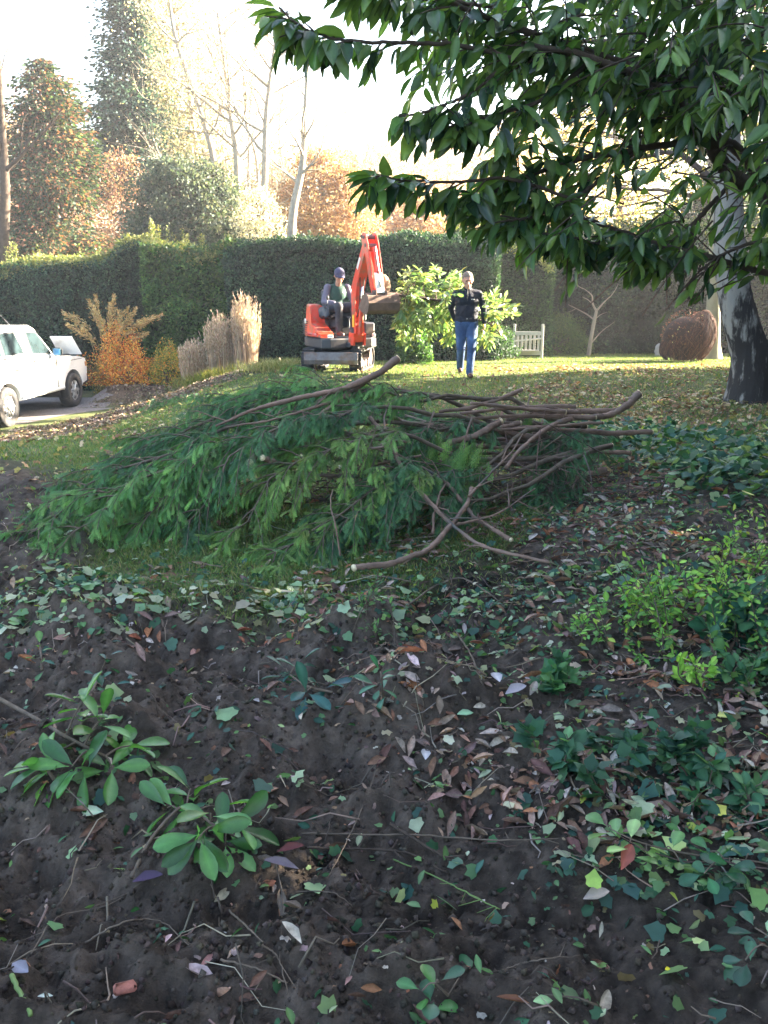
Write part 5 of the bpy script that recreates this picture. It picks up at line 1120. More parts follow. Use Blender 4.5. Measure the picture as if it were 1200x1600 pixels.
fallen('dark red leaf beside the drooping laurel sprig', 455, 1340, .1, .08, .03, (.16, .05, .05), CURLD, .02)
fallen('purple black leaf at the foot of the drooping sprig', 233, 1394, .1, .085, .035, (.08, .05, .10), CURLD, .015)
fallen('grey purple curled leaf right of the drooping sprig', 440, 1370, 3.0, .10, .03, (.20, .16, .20), CURLD, .02)
fallen('small buff curled leaf on bare soil above the sprig', 443, 1268, 2.3, .06, .022, (.30, .19, .13), CURLD, .02)
fallen('grey blue blurred leaf at the bottom left corner', 33, 1530, 2.6, .06, .035, (.22, .21, .26), OVAL, .02)
fallen('pale silvery leaf edge on soil at the bottom left', 72, 1568, .1, .035, .012, (.6, .66, .6), OVAL, .02)
fallen('green leaf with pale underside at the bottom right', 848, 1575, .1, .045, .025, (.30, .46, .22), OVAL, .02)
fallen('long rust brown leaf at the bottom right centre', 800, 1580, 3.1, .075, .014, (.20, .09, .06), CURLD, .02)
fallen('tiny bright yellow petal on bottom right soil', 1042, 1532, .1, .015, .013, (.75, .6, .03), OVAL, .015)
fallen('pale yellow crumpled leaf near the bottom right', 1090, 1487, .1, .03, .02, (.55, .62, .25), IVY, .02)
p = pg(196, 1552); mb = MB().box(p+A(0, 0, .012), (.052, .026, .022), rotz(.35)@rotx(.2), .006)
tag(mb.build('brick_chip', mat('brick_clay', (.42, .16, .12), .9, bump=.006, bscale=60, var=.3, scale=40), loc=p), 'small salmon pink brick chip on the dark soil', 'brick chip')
# single twigs one can point to
def twig(label, pts, r0, r1, col='twig', kids=0, name='twig'):
    P = spl([pg(a, b)+A(0, 0, h) for a, b, h in pts], 7*len(pts)); P = P+R.normal(size=P.shape)*.001; c = P.mean(0); c[2] = P[:, 2].min()
    mb = MB().tube(P, np.linspace(r0, r1, len(P)), 7, rough=.08)
    for k in range(kids):
        i = R.integers(3, len(P)-1); d = nz(rdir(1)[0]*A(1, 1, .3)); Q = np.array([P[i]+d*(.03+.07*R.random())*u for u in np.linspace(0, 1, 4)]); mb.tube(Q, np.linspace(r1, r1*.5, 4), 5, cap=False)
    tag(mb.build(name, MT[col], loc=c), label, 'twig')
MT['greentwig'] = mat('green_twig', (.14, .22, .06), .7, var=.2)
twig('long straight pale twig running to the right edge of the soil', [(470, 1325, .02), (640, 1322, .03), (780, 1327, .03), (900, 1320, .02)], .003, .002, kids=3)
twig('thin curved stem leaning down left of the long straight twig', [(590, 1225, .05), (560, 1290, .03), (530, 1350, .02), (500, 1400, .01)], .0025, .0015)
twig('bright green thorny stem on the soil at bottom centre', [(615, 1355, .01), (680, 1385, .02), (740, 1410, .015), (780, 1430, .01)], .0026, .0016, 'greentwig', 6)
twig('pale twig arching over dark soil at the lower left', [(135, 1478, .01), (200, 1458, .03), (255, 1460, .03), (295, 1485, .01)], .003, .0015, kids=3)
twig('short pale stick on the soil left of bottom centre', [(358, 1440, .01), (385, 1462, .015), (412, 1488, .01)], .003, .002)
twig('pale stick pointing to a knot of straw at the bottom', [(345, 1508, .015), (400, 1530, .02), (450, 1555, .01)], .003, .002, kids=2)
twig('brown bent twig beside the knot of straw', [(410, 1490, .02), (435, 1510, .02), (450, 1560, .01)], .0025, .0015, kids=3)
twig('forked grey root on the right of the bottom soil', [(760, 1545, .01), (800, 1520, .015), (850, 1510, .02), (905, 1500, .01)], .0028, .0014, kids=5)
twig('thin brown stick lying right of the soil hump', [(712, 1005, .05), (735, 1040, .05), (752, 1075, .01)], .004, .003)
twig('long loose branch on the ground below the pile', [(640, 950, .02), (680, 925, .03), (720, 912, .03), (760, 930, .02), (790, 955, .01)], .006, .003, kids=5)
twig('short brown stick behind the grass tuft', [(565, 905, .02), (600, 907, .02), (640, 915, .02)], .006, .005)
twig('dark curved twig across the litter at lower centre', [(480, 1330, .01), (560, 1338, .02), (640, 1345, .02), (700, 1370, .01)], .004, .003, 'bark', 3)
twig('second dark twig parallel to the curved one', [(610, 1310, .02), (680, 1345, .02), (735, 1372, .01)], .005, .003, 'bark', 2)
twig('fine pale root loop at the left of the curved twig', [(400, 1408, .01), (470, 1412, .02), (520, 1408, .02), (552, 1430, .01)], .002, .001)
twig('green brown twig at the bottom left corner', [(20, 1540, .02), (50, 1600, .01)], .006, .005, 'greentwig')
twig('pale twig across the lower left soil', [(50, 1500, .01), (90, 1450, .02), (170, 1430, .02), (230, 1400, .02)], .002, .0012, kids=3)
# ================================================================ WHITE PICKUP
MT['white'] = mat('white_paint', (.80, .81, .80), .28, var=.04, scale=2, coat=.4, dirt=(.55, .52, .47), dirtscale=2.2, dirtamt=.15)
MT['glass'] = mat('car_glass', (.025, .04, .045), .12, var=.5, scale=3, spec=.4)
MT['rubber'] = mat('tyre_rubber', (.028, .028, .03), .8, var=.3, scale=20, dirt=(.10, .085, .07), dirtscale=6, dirtamt=.4)
MT['steel'] = mat('wheel_steel', (.50, .50, .50), .4, metal=.6, var=.15)
MT['plastic'] = mat('black_plastic', (.03, .032, .036), .55, var=.2)
def pickup():
    yaw = math.atan2(.995, .10); O = A(-6.79, 16.2, -.93); fx = A(cos(yaw), sin(yaw), 0); ly = A(-sin(yaw), cos(yaw), 0)
    root = thing('pickup_truck', 'white four wheel drive with its bonnet raised, parked on the gravel at the left edge', 'pickup', O)
    def f(s_, z, a): return O+fx*s_+ly*a+A(0, 0, z)
    Wd = 1.66
    # lower body with wheel arches: side profile extruded across
    def arch(cx, r): return [(cx+r*cos(t), .36+r*sin(t)) for t in np.linspace(pi-.12, .12, 11)]
    side = [(-1.15, .52)]+[(-.44, .46)]+arch(0, .44)+[(.44, .42), (2.30, .42)]+arch(2.75, .44)+[(3.20, .46), (3.42, .50), (3.46, .78), (3.40, .98), (3.1, 1.04), (2.0, 1.12), (1.96, 1.16), (-1.18, 1.20), (-1.2, .8)]
    mb = MB().prism(side, 1, 0, Wd, f, ch=.03); body = mb.build('body', MT['white'], root, smooth=False)
    mb = MB(); 
    # cab and canopy, tumbled in towards the roof
    prof = [(-1.17, 1.20), (1.98, 1.14), (1.88, 1.28), (1.50, 1.69), (1.34, 1.76), (-.2, 1.80), (-1.08, 1.76), (-1.15, 1.66)]
    def fr(s_, z, a):
        k = max(0, (z-1.15)/.64)*.15; return f(s_, z, k if a < Wd/2 else Wd-k) if a in (0, Wd) else f(s_, z, a+(k if a < Wd/2 else -k))
    mb.prism(prof, 1, .02, Wd-.02, lambda u, v, a: f(u, v, a+(max(0, (v-1.15)/.64)*.15)*(1 if a < Wd/2 else -1)), ch=.035)
    cab = mb.build('cab', MT['white'], root, smooth=False)
    # side windows, on the tumbled side (a = k(z))
    def win(poly, name='window', proud=.004):
        for side_ in (0, 1):
            m_ = MB(); g = MB()
            def ff(u, v, a, si=side_):
                k = .02+max(0, (v-1.15)/.64)*.15; return f(u, v, (k-a) if si == 0 else (Wd-k+a))
            P = np.array(poly); c = P.mean(0); Q = c+(P-c)*1.0
            g.prism(Q, 1, .0, .006, ff); o = g.build(name, MT['glass'], root, smooth=False)
            n = len(Q); Pout = c+(P-c)*(1+.03/np.linalg.norm(P-c, axis=1, keepdims=True)); v = []
            for PP, a in ((Q, .006), (Pout, .010), (Pout, -.002)): v += [ff(u, w_, a) for u, w_ in PP]
            v = np.array(v); q = [(i, (i+1) % n, n+(i+1) % n, n+i) for i in range(n)]+[(n+i, n+(i+1) % n, 2*n+(i+1) % n, 2*n+i) for i in range(n)]
            m_.add(v, np.array(q)); m_.build('frame', MT['plastic'], o, smooth=False)
    win([(-.98, 1.26), (.02, 1.27), (.02, 1.64), (-.95, 1.66)])
    win([(.12, 1.27), (.80, 1.27), (.80, 1.34), (.66, 1.64), (.12, 1.65)])
    win([(1.14, 1.24), (1.86, 1.19), (1.80, 1.27), (1.50, 1.60), (1.12, 1.63)])
    ws = MB(); ws.add([f(1.975, 1.165, .16), f(1.975, 1.165, Wd-.16), f(1.52, 1.68, Wd-.24), f(1.52, 1.68, .24), f(1.99, 1.17, .16), f(1.99, 1.17, Wd-.16), f(1.535, 1.69, Wd-.24), f(1.535, 1.69, .24)], np.array([(4, 5, 6, 7), (0, 3, 2, 1), (0, 1, 5, 4), (2, 3, 7, 6), (1, 2, 6, 5), (3, 0, 4, 7)])).build('windscreen', MT['glass'], root, smooth=False)
    # door seams, handle, sill, mouldings
    m_ = MB()
    for s_ in (1.02, 2.02, .92):
        m_.box(f(s_, .80, -.001), (.012, .012, .70), rotz(yaw))
    m_.build('door_seam', MT['plastic'], body)
    for s_, z in ((1.12, 1.09), (.05, 1.22)):
        MB().box(f(s_, z, -.02), (.16, .035, .035), rotz(yaw), .012).build('door_handle', MT['plastic'], body)
    MB().box(f(1.37, .47, -.01), (1.8, .04, .06), rotz(yaw), .015).build('side_sill', MT['white'], body)
    MB().box(f(3.44, .55, Wd/2), (.14, Wd, .20), rotz(yaw), .04).build('front_bumper', MT['plastic'], root)
    mm_ = MB().box(f(1.86, 1.22, -.13), (.10, .18, .16), rotz(yaw), .035); mir = mm_.build('wing_mirror', MT['plastic'], root)
    MB().box(f(1.80, 1.22, -.13), (.02, .15, .13), rotz(yaw), .006).build('mirror_glass', mat('mirror_glass', (.12, .3, .42), .08, var=.1, metal=.5), mir)
    # raised bonnet: hinged at the windscreen base, standing up
    b0 = f(3.30, 1.06, .04); b1 = f(3.22, 1.06, .50); t0 = f(2.98, 1.44, .08); t1 = f(2.90, 1.44, .52)
    n_ = nz(np.cross(b1-b0, t0-b0))*.03
    MB().add([b0, b1, t1, t0, b0+n_, b1+n_, t1+n_, t0+n_], np.array([(0, 1, 2, 3), (7, 6, 5, 4), (0, 4, 5, 1), (1, 5, 6, 2), (2, 6, 7, 3), (3, 7, 4, 0)])).build('bonnet', MT['white'], root, smooth=False)
    MB().tube([f(3.3, 1.02, .3), f(3.05, 1.36, .3)], .008, 6).build('bonnet_stay', MT['plastic'], root)
    MB().tube([f(.9, 1.77, .3), f(.2, 1.98, .1)], .008, 6).build('aerial', MT['plastic'], root)
    MB().box(f(3.38, .86, .02), (.10, .06, .12), rotz(yaw), .02).build('indicator_lamp', mat('amber_lens', (.6, .25, .05), .3), root)
    MB().box(f(1.1, .985, -.001), (4.2, .008, .012), rotz(yaw)).build('crease_shade_line', MT['plastic'], body)  # dark strip painted for the shade line of the pressed crease
    MB().box(f(.30, 1.02, -.001), (.16, .006, .14), rotz(yaw), .002).build('fuel_flap', mat('flap_edge', (.55, .56, .55), .4), body)
    eb = MB().box(f(2.7, 1.03, Wd/2), (1.0, 1.2, .1), rotz(yaw), .02); eb.build('engine_bay', MT['plastic'], root)
    for s_ in (.35,): MB().ell(f(s_, 1.81, .5), (.07, .04, .03), 10, 6).build('roof_fin', MT['white'], root)
    # faded green strip of door lettering (illegible in the photo)
    MB().box(f(1.62, .82, -.0015), (.42, .004, .03), rotz(yaw)).build('door_stripe', mat('door_stripe', (.42, .66, .55), .5, var=.1), body)
    for cx in (0, 2.75):
        for a, out in ((.10, -1), (Wd-.10, 1)):
            w0 = f(cx, .36, a-.0)
            def ring(rs, offs): return rs, offs
            R_ = rotz(yaw)
            t = MB(); sec = [(.21, -.11), (.34, -.115), (.36, -.08), (.362, .08), (.34, .115), (.21, .11)]
            nseg = 36; v = []
            for th in np.linspace(0, 2*pi, nseg, endpoint=False):
                for rr, oo in sec: v.append(w0+fx*(rr*cos(th))+A(0, 0, rr*sin(th))+ly*oo)
            q = [(i*6+j, i*6+(j+1) % 6, ((i+1) % nseg)*6+(j+1) % 6, ((i+1) % nseg)*6+j) for i in range(nseg) for j in range(6)]
            t.add(v, np.array(q)); wh = t.build('wheel', MT['rubber'], root)
            rim = MB(); o_ = out*.075
            rim.tube([w0+ly*(-.09), w0+ly*.09], .215, 28); rim2 = rim.build('rim', MT['steel'], wh, smooth=False)
            h = MB(); h.tube([w0+ly*(out*.08), w0+ly*(out*.115)], .055, 16)
            for k in range(6):
                th = k*pi/3; h.box(w0+ly*(out*.096)+fx*(.13*cos(th))+A(0, 0, .13*sin(th)), (.15, .02, .04), R_@roty(-th), .006)
            h.build('hub', MT['steel'], wh)
            hh = MB()
            for k in range(6):
                th = k*pi/3+pi/6; hh.tube([w0+ly*(out*.088)+fx*(.15*cos(th))+A(0, 0, .15*sin(th)), w0+ly*(out*.0925)+fx*(.15*cos(th))+A(0, 0, .15*sin(th))], .04, 10)
            hh.build('rim_hole', MT['plastic'], wh)
    ar = MB()
    for cx in (0, 2.75):
        ar.box(f(cx, .50, Wd/2), (.80, Wd-.30, .5), rotz(yaw))
    ar.box(f(1.37, .38, Wd/2), (3.9, .7, .14), rotz(yaw)).build('chassis', MT['plastic'], root)
pickup()

# ================================================================ MINI DIGGER
MT['orange'] = mat('orange_paint', (.72, .055, .022), .35, var=.1, scale=4, coat=.3, dirt=(.30, .13, .08), dirtscale=7, dirtamt=.45)
MT['greysteel'] = mat('worn_steel', (.17, .155, .155), .6, var=.35, scale=8, metal=.3, dirt=(.16, .10, .075), dirtscale=6, dirtamt=.6, bump=.002)
MT['darkgrey'] = mat('dark_grey_panel', (.035, .038, .046), .5, var=.2, scale=4, dirt=(.12, .11, .10), dirtscale=5, dirtamt=.35)
MT['chrome'] = mat('ram_chrome', (.7, .7, .72), .15, metal=1, var=.05)
MT['rust'] = mat('rusty_steel', (.14, .085, .06), .85, var=.4, scale=9, bump=.003)
MT['decal'] = mat('pale_decal', (.80, .80, .74), .5, var=.05)
DIG = A(-.88, 17.75, 0); DIG[2] = g1(-.95, 17.3, False)
def digger():
    root = thing('mini_digger', 'orange red mini digger with its arm folded and bucket raised', 'mini digger', DIG)
    # undercarriage frame: forward toward the camera, turned a little
    ua = radians(-90-9); uf = A(cos(ua), sin(ua), 0); ul = A(-sin(ua), cos(ua), 0); RU = rotz(ua)
    U = lambda x, y, z: DIG+uf*x+ul*y+A(0, 0, z)
    for sg in (-1, 1):
        t = MB(); n = 44; L2 = .55; r_ = .20; path = []
        for k in range(n):
            s_ = k/n*(4*L2+2*pi*r_)
            if s_ < 2*L2: path.append((-L2+s_, 2*r_, 0, 1))
            elif s_ < 2*L2+pi*r_: a = (s_-2*L2)/r_; path.append((L2+r_*sin(a), r_+r_*cos(a), sin(a), cos(a)))
            elif s_ < 4*L2+pi*r_: q = s_-2*L2-pi*r_; path.append((L2-q, 0, 0, -1))
            else: a = (s_-4*L2-pi*r_)/r_; path.append((-L2-r_*sin(a), r_-r_*cos(a), -sin(a), -cos(a)))
        v = []
        for x, z, nx_, nz_ in path:
            for yy, o_ in ((-.115, 0), (-.115, -.03), (.115, -.03), (.115, 0)): v.append(U(x+nx_*o_, sg*.46+yy, z+nz_*o_))
        q = [(k*4+j, k*4+(j+1) % 4, ((k+1) % n)*4+(j+1) % 4, ((k+1) % n)*4+j) for k in range(n) for j in range(4)]
        t.add(v, np.array(q))
        for k in range(n):
            x, z, nx_, nz_ = path[k]; ang = math.atan2(nx_, nz_); t.box(U(x+nx_*.012, sg*.46, z+nz_*.012), (.035, .22, .035), RU@roty(ang))
        tr = t.build('track', MT['rubber'], root, smooth=False)
        w_ = MB()
        for x, rr in ((-L2, .16), (L2, .16), (-.27, .08), (0, .08), (.27, .08)): w_.tube([U(x, sg*.46-.08, r_ if rr > .1 else .12), U(x, sg*.46+.08, r_ if rr > .1 else .12)], rr, 16)
        w_.build('roller', MT['greysteel'], tr, smooth=False)
    m_ = MB().box(U(0, 0, .30), (.9, .72, .16), RU, .03); m_.tube([U(0, 0, .34), U(0, 0, .50)], .27, 24); m_.build('undercarriage', MT['darkgrey'], root, smooth=False)
    b = MB(); prof = [(.86, .16), (.90, .16), (.93, .24), (.90, .38), (.86, .38), (.88, .26)]
    b.prism(prof, 1, -.54, .48, lambda u, v, a: U(u, -a, v)); 
    for sg in (-1, 1): b.box(U(.66, sg*.25, .26), (.46, .07, .08), RU@roty(.1), .01)
    b.build('blade', MT['greysteel'], root, smooth=False)
    # upper structure
    ya = radians(-90+25); xf = A(cos(ya), sin(ya), 0); yl = A(-sin(ya), cos(ya), 0); RX = rotz(ya)
    X_ = lambda x, y, z: DIG+xf*(x if x < .95 else .95+(x-.95)*.82)+yl*y+A(0, 0, z if z < 1.25 or x < .5 else 1.25+(z-1.25)*.86)
    def deck(z0, z1, r0, ins=0, x1=.62, hw=.56):
        P = [(x1, -hw+.14), (x1-.10, -hw), (-.35, -hw)]+[(-.35-.42*sin(a), -hw*cos(a)) for a in np.linspace(.2, pi-.2, 10)]+[(-.35, hw), (x1-.10, hw), (x1, hw-.14)]
        return P, z0, z1
    P, a0, a1 = deck(.46, .58, 0); MB().prism(P, 2, .43, .62, lambda u, v, a: X_(u, v, a), ch=.025).build('platform', MT['darkgrey'], root, smooth=False)
    P2 = [(-.12, -.57)]+[(-.36-.44*sin(a), -.57*cos(a)) for a in np.linspace(.1, pi-.1, 12)]+[(-.12, .57)]
    cw = MB().prism(P2, 2, .624, .96, lambda u, v, a: X_(u, v, a), ch=.04).build('counterweight', MT['darkgrey'], root, smooth=False)
    g = MB()
    for k in range(7): g.box(X_(-.30, -.585, .67+k*.04), (.26, .03, .018), RX, .004)
    g.build('vent_grille', MT['plastic'], cw, smooth=False)
    P3 = [(-.10, -.53)]+[(-.34-.38*sin(a), -.53*cos(a)) for a in np.linspace(.1, pi-.1, 12)]+[(-.10, .53)]
    MB().prism(P3, 2, .964, 1.16, lambda u, v, a: X_(u-.10*(a-.96)*0, v*(1-.25*(a-.96)/.2), a), ch=.05).build('engine_cover', MT['orange'], root, smooth=False)
    # right side tank cover (image left): sloping orange wedge
    sp = [(-.30, .63), (.50, .63), (.50, .70), (.36, .76), (.02, .90), (-.10, 1.22), (-.30, 1.24)]
    MB().prism(sp, 1, -.60, -.30, lambda u, v, a: X_(u, a+.10*max(0, v-.7)*(1 if a < -.4 else 0), v), ch=.03).build('side_cover', MT['orange'], root, smooth=False)
    MB().box(X_(.12, -.605, .685), (.50, .012, .05), RX, .004).build('side_stripe', MT['orange'], root)
    for x, z in ((-.22, .92),): MB().box(X_(x, -.604, z), (.07, .01, .09), RX).build('lamp', MT['decal'], root)
    MB().box(X_(.56, -.40, .66), (.02, .11, .06), RX, .01).build('front_decal', MT['decal'], root); MB().box(X_(.56, -.05, .52), (.03, .05, .04), RX, .01).build('front_decal', MT['decal'], root)
    MB().box(X_(.50, .52, .66), (.02, .07, .06), RX, .01).build('front_decal', MT['decal'], root)
    MB().box(X_(.22, .44, .76), (.56, .22, .28), RX, .03).build('step_box', MT['darkgrey'], root, smooth=False)
    MB().box(X_(-.02, .40, 1.02), (.30, .30, .24), RX, .04).build('rear_cover', MT['plastic'], root, smooth=False)
    # floor, seat, consoles, levers
    MB().box(X_(.28, .08, .64), (.56, .70, .03), RX, .01).build('floor_plate', MT['plastic'], root)
    st = MB().box(X_(-.12, .02, 1.02), (.44, .44, .12), RX, .04); st.box(X_(-.36, .02, 1.28), (.12, .44, .50), RX@roty(-.15), .05); st.box(X_(-.12, .02, .88), (.30, .34, .18), RX, .02); st.build('seat', MT['darkgrey'], root)
    for sg in (-1, 1):
        c = MB().box(X_(.06, sg*.33, 1.08), (.42, .13, .22), RX@roty(-.1), .04).build('control_console', MT['darkgrey'], root)
        MB().tube([X_(.20, sg*.33, 1.16), X_(.22, sg*.31, 1.34)], .010, 8).ell(X_(.22, sg*.31, 1.36), (.028, .028, .045), 10, 8).build('joystick', MT['plastic'], c)
    tl = MB()
    for yy in (-.06, .06): tl.tube([X_(.50, yy+.08, .66), X_(.47, yy+.08, .98)], .011, 8); tl.box(X_(.47, yy+.08, 1.0), (.03, .07, .03), RX, .01)
    tl.build('travel_lever', MT['plastic'], root)
    # swing post and boom
    BY = .05
    pv = MB().box(X_(.74, BY, .66), (.18, .24, .34), RX, .03); pv.tube([X_(.72, BY, .44), X_(.72, BY, .86)], .07, 14); pv.box(X_(.64, BY, .50), (.24, .30, .10), RX, .02); pv.build('swing_post', MT['darkgrey'], root, smooth=False)
    boom = [(.68, .58), (.86, .56), (.93, .74), (.90, 1.02), (.91, 1.36), (.985, 1.66), (1.16, 1.94), (1.44, 2.30), (1.56, 2.44), (1.54, 2.56), (1.44, 2.57), (1.30, 2.46), (1.02, 2.10), (.84, 1.84), (.73, 1.66), (.70, 1.44), (.73, 1.05), (.74, .80)]
    bo = MB().prism(boom, 1, BY-.085, BY+.085, lambda u, v, a: X_(u, a, v), ch=.018).build('boom', MT['orange'], root, smooth=False)
    for sg in (-1, 1):
        MB().prism([(.62, .50), (.90, .50), (.92, .72), (.70, .74)], 1, BY+sg*.09, BY+sg*.125, lambda u, v, a: X_(u, a, v)).build('boom_foot', MT['orange'], bo, smooth=False)
    MB().prism([(1.00, 2.00), (1.06, 1.96), (1.22, 2.18), (1.16, 2.22)], 1, BY-.094, BY-.087, lambda u, v, a: X_(u, a, v)).build('boom_decal', MT['decal'], bo, smooth=False)
    MB().prism([(.78, .84), (.86, .84), (.86, 1.06), (.78, 1.06)], 1, BY-.094, BY-.087, lambda u, v, a: X_(u, a, v)).build('warning_decal', mat('yellow_decal', (.8, .5, .03), .5, var=.05), bo, smooth=False)
    def ram(p, q, r_, frac=.55, name='hydraulic_ram'):
        p = A(*p); q = A(*q); m_ = p+(q-p)*frac
        o = MB().tube([X_(*p), X_(*m_)], r_, 14).tube([X_(*(m_-nz(q-p)*.04)), X_(*(m_+nz(q-p)*.01))], r_*1.15, 14).build(name, MT['orange'], root, smooth=False)
        MB().tube([X_(*m_), X_(*q)], r_*.5, 10).build('ram_rod', MT['chrome'], o)
    ram((.95, BY, .70), (1.06, BY, 1.62), .045); ram((.98, BY, 2.10), (1.36, BY, 2.66), .038, .62)
    # arm (dipper) from the boom tip down to the bucket
    arm = [(1.30, 2.62), (1.40, 2.70), (1.54, 2.68), (1.66, 2.46), (1.86, 1.86), (1.98, 1.52), (2.0, 1.42), (1.90, 1.40), (1.78, 1.62), (1.58, 2.14), (1.46, 2.40), (1.36, 2.50)]
    am = MB()
    for sg in (-1, 1): am.prism(arm, 1, BY+sg*.092, BY+sg*.112, lambda u, v, a: X_(u, a, v), ch=.004)
    am.prism([(1.56, 2.32), (1.68, 2.30), (1.96, 1.50), (1.88, 1.46)], 1, BY-.09, BY+.09, lambda u, v, a: X_(u, a, v), ch=.01)
    ao = am.build('arm', MT['orange'], root, smooth=False)
    
    for (u, v) in ((1.47, 2.60), (1.36, 2.62), (1.56, 2.44), (1.95, 1.46)): MB().tube([X_(u, BY-.128, v), X_(u, BY+.128, v)], .03, 12).build('pivot_pin', MT['greysteel'], ao, smooth=False)
    MB().prism([(1.86, 2.02-.12), (1.92, 1.86), (2.03, 1.50), (1.97, 1.48)], 1, BY-.07, BY+.07, lambda u, v, a: X_(u+.025, a, v)).build('arm_highlight', MT['decal'], ao, smooth=False)  # pale plate painting the white highlight on the lower arm
    ram((1.72, BY, 2.40), (2.02, BY, 1.60), .034, .6)
    # bucket: wide shell below the arm
    bp = [(1.98, 1.50), (2.10, 1.44), (2.16, 1.30), (2.12, 1.16), (1.98, 1.10), (1.80, 1.13), (1.66, 1.22)]; ins = [(1.99, 1.47), (2.08, 1.42), (2.13, 1.30), (2.09, 1.18), (1.98, 1.13), (1.81, 1.16), (1.68, 1.25)]
    bk = MB(); sh = bp+ins[::-1]; n = len(sh); v = []
    for a in (BY-.27, BY+.33): v += [X_(u, a, w_) for u, w_ in sh]
    bk.add(v, [np.array([(i, (i+1) % n, n+(i+1) % n, n+i) for i in range(n)]), np.array([(i, i+1, n-2-i, n-1-i) for i in range(6)])+0, np.array([(i, i+1, n-2-i, n-1-i) for i in range(6)])+n])
    for a in (BY-.275, BY+.315): bk.prism([(1.98, 1.505), (2.105, 1.445), (2.165, 1.30), (2.125, 1.155), (1.98, 1.095), (1.80, 1.125), (1.62, 1.20), (1.80, 1.42)], 1, a, a+.02, lambda u, v_, a_: X_(u, a_, v_))
    bu = bk.build('bucket', MT['rust'], root, smooth=False)
    MB().box(X_(1.645, BY+.03, 1.225), (.07, .60, .018), RX@roty(-.6)).build('cutting_edge', MT['greysteel'], bu)
    lk = MB()
    for sg in (-1, 1): lk.box(X_(1.98, BY+sg*.10, 1.47), (.16, .03, .14), RX, .01)
    lk.build('bucket_bracket', MT['rust'], bu)
    hs = MB()
    for sg in (-1, 1): hs.tube(spl([X_(.80, BY+sg*.05, .84), X_(.98, BY+sg*.04, 1.2), X_(1.02, BY+sg*.03, 1.55), X_(1.10, BY+sg*.06, 1.98)], 12), .011, 6)
    hs.build('hydraulic_hose', MT['rubber'], root)
    return X_, RX
DX, DR = digger()
# brown lump of root wood lying behind the arm, on the bucket
c = DX(1.72, .20, 1.60); mb = MB().ell(c, (.15, .13, .24), 16, 12, rotx(.15), noise=.05)
tag(remesh(mb.build('root_lump', mat('root_wood', (.22, .14, .085), .9, var=.4, scale=6, bump=.02), loc=c-A(0, 0, .24)), .02, 3), 'tan brown rounded root lump perched behind the digger bucket', 'root lump')

# ================================================================ PEOPLE
MT['skin'] = mat('skin', (.50, .27, .19), .55, var=.12, scale=14, spec=.3)
MT['skin2'] = mat('skin_operator', (.46, .24, .17), .55, var=.12, scale=14, spec=.3)
MT['navy'] = mat('navy_jumper', (.010, .013, .026), .85, var=.3, scale=10, bump=.03, bscale=7)
MT['denim'] = mat('blue_denim', (.03, .07, .17), .85, var=.3, scale=5, bump=.03, bscale=8, dirt=(.06, .12, .25), dirtscale=5, dirtamt=.3)
MT['hair'] = mat('grey_hair', (.20, .15, .11), .8, var=.4, scale=40, bump=.006, bscale=60)
MT['brownshoe'] = mat('brown_leather', (.10, .045, .03), .5, var=.2)
MT['lilac'] = mat('grey_lilac_sleeve', (.13, .12, .17), .85, var=.2, scale=8, bump=.006, bscale=10)
MT['greenvest'] = mat('dark_green_top', (.012, .055, .04), .8, var=.25, scale=8, bump=.006, bscale=10)
MT['darktrouser'] = mat('charcoal_trousers', (.035, .036, .045), .85, var=.3, scale=7, bump=.008, bscale=9, dirt=(.09, .08, .075), dirtscale=5, dirtamt=.3)
MT['cap'] = mat('purple_navy_cap', (.05, .047, .10), .8, var=.2, scale=20)
MT['eye'] = mat('eye', (.03, .02, .018), .3, var=0)
def head(mb, c, yaw, pitch, s_=1.0):
    """c = centre of the head; face looks along -Y before yaw/pitch"""
    Rm = rotz(yaw)@rotx(pitch)
    w_ = lambda x, y, z: np.asarray(c)+Rm@(A(x, y, z)*s_)
    mb.ell(w_(0, .012, .025), A(.078, .098, .095)*s_, 20, 14, Rm); mb.ell(w_(0, -.022, -.045), A(.058, .066, .072)*s_, 18, 12, Rm)
    mb.ell(w_(0, -.062, -.092), A(.026, .022, .022)*s_, 12, 8, Rm)                  # chin
    mb.cone(w_(0, -.085, .012), .011*s_, w_(0, -.108, -.030), .016*s_)               # nose
    mb.cone(w_(-.030, -.088, .030), .012*s_, w_(.030, -.088, .030), .012*s_)         # brow
    mb.cone(w_(-.020, -.088, -.062), .008*s_, w_(.020, -.088, -.062), .008*s_)       # lips
    for sg in (-1, 1):
        mb.ell(w_(sg*.080, .012, .002), A(.010, .020, .032)*s_, 10, 8, Rm); mb.ell(w_(sg*.042, -.062, -.018), A(.022, .02, .02)*s_, 10, 8, Rm)
    return w_, Rm
def hand(mb, wr, d, n, s_=1.0, curl=.9, thumb=1):
    """wrist point, direction of the palm, palm normal; five separate curled fingers"""
    d = nz(d); n = nz(n-d*np.dot(n, d)); y = np.cross(n, d)*thumb
    pc = wr+d*.045*s_; mb.ell(pc, A(.045, .040, .018)*s_, 14, 10, np.stack([d, y, n], 1))
    for k, (o_, l) in enumerate([(-.030, .062), (-.011, .078), (.011, .084), (.030, .076)]):
        b = wr+d*.085*s_+y*o_*s_; p = b; a = .15
        for j, f_ in enumerate((.45, .32, .23)):
            a += curl*(.5+.25*j); q = p+(d*cos(a)+n*sin(a))*l*f_*s_; mb.cone(p, (.0095-.001*j)*s_, q, (.0085-.001*j)*s_, 8); p = q
    b = wr+d*.03*s_+y*.036*s_; q = b+nz(d*.7+y*.6+n*.3)*.035*s_; e = q+nz(d*.8+y*.1+n*.6)*.032*s_
    mb.cone(b, .012*s_, q, .011*s_, 8); mb.cone(q, .011*s_, e, .009*s_, 8)
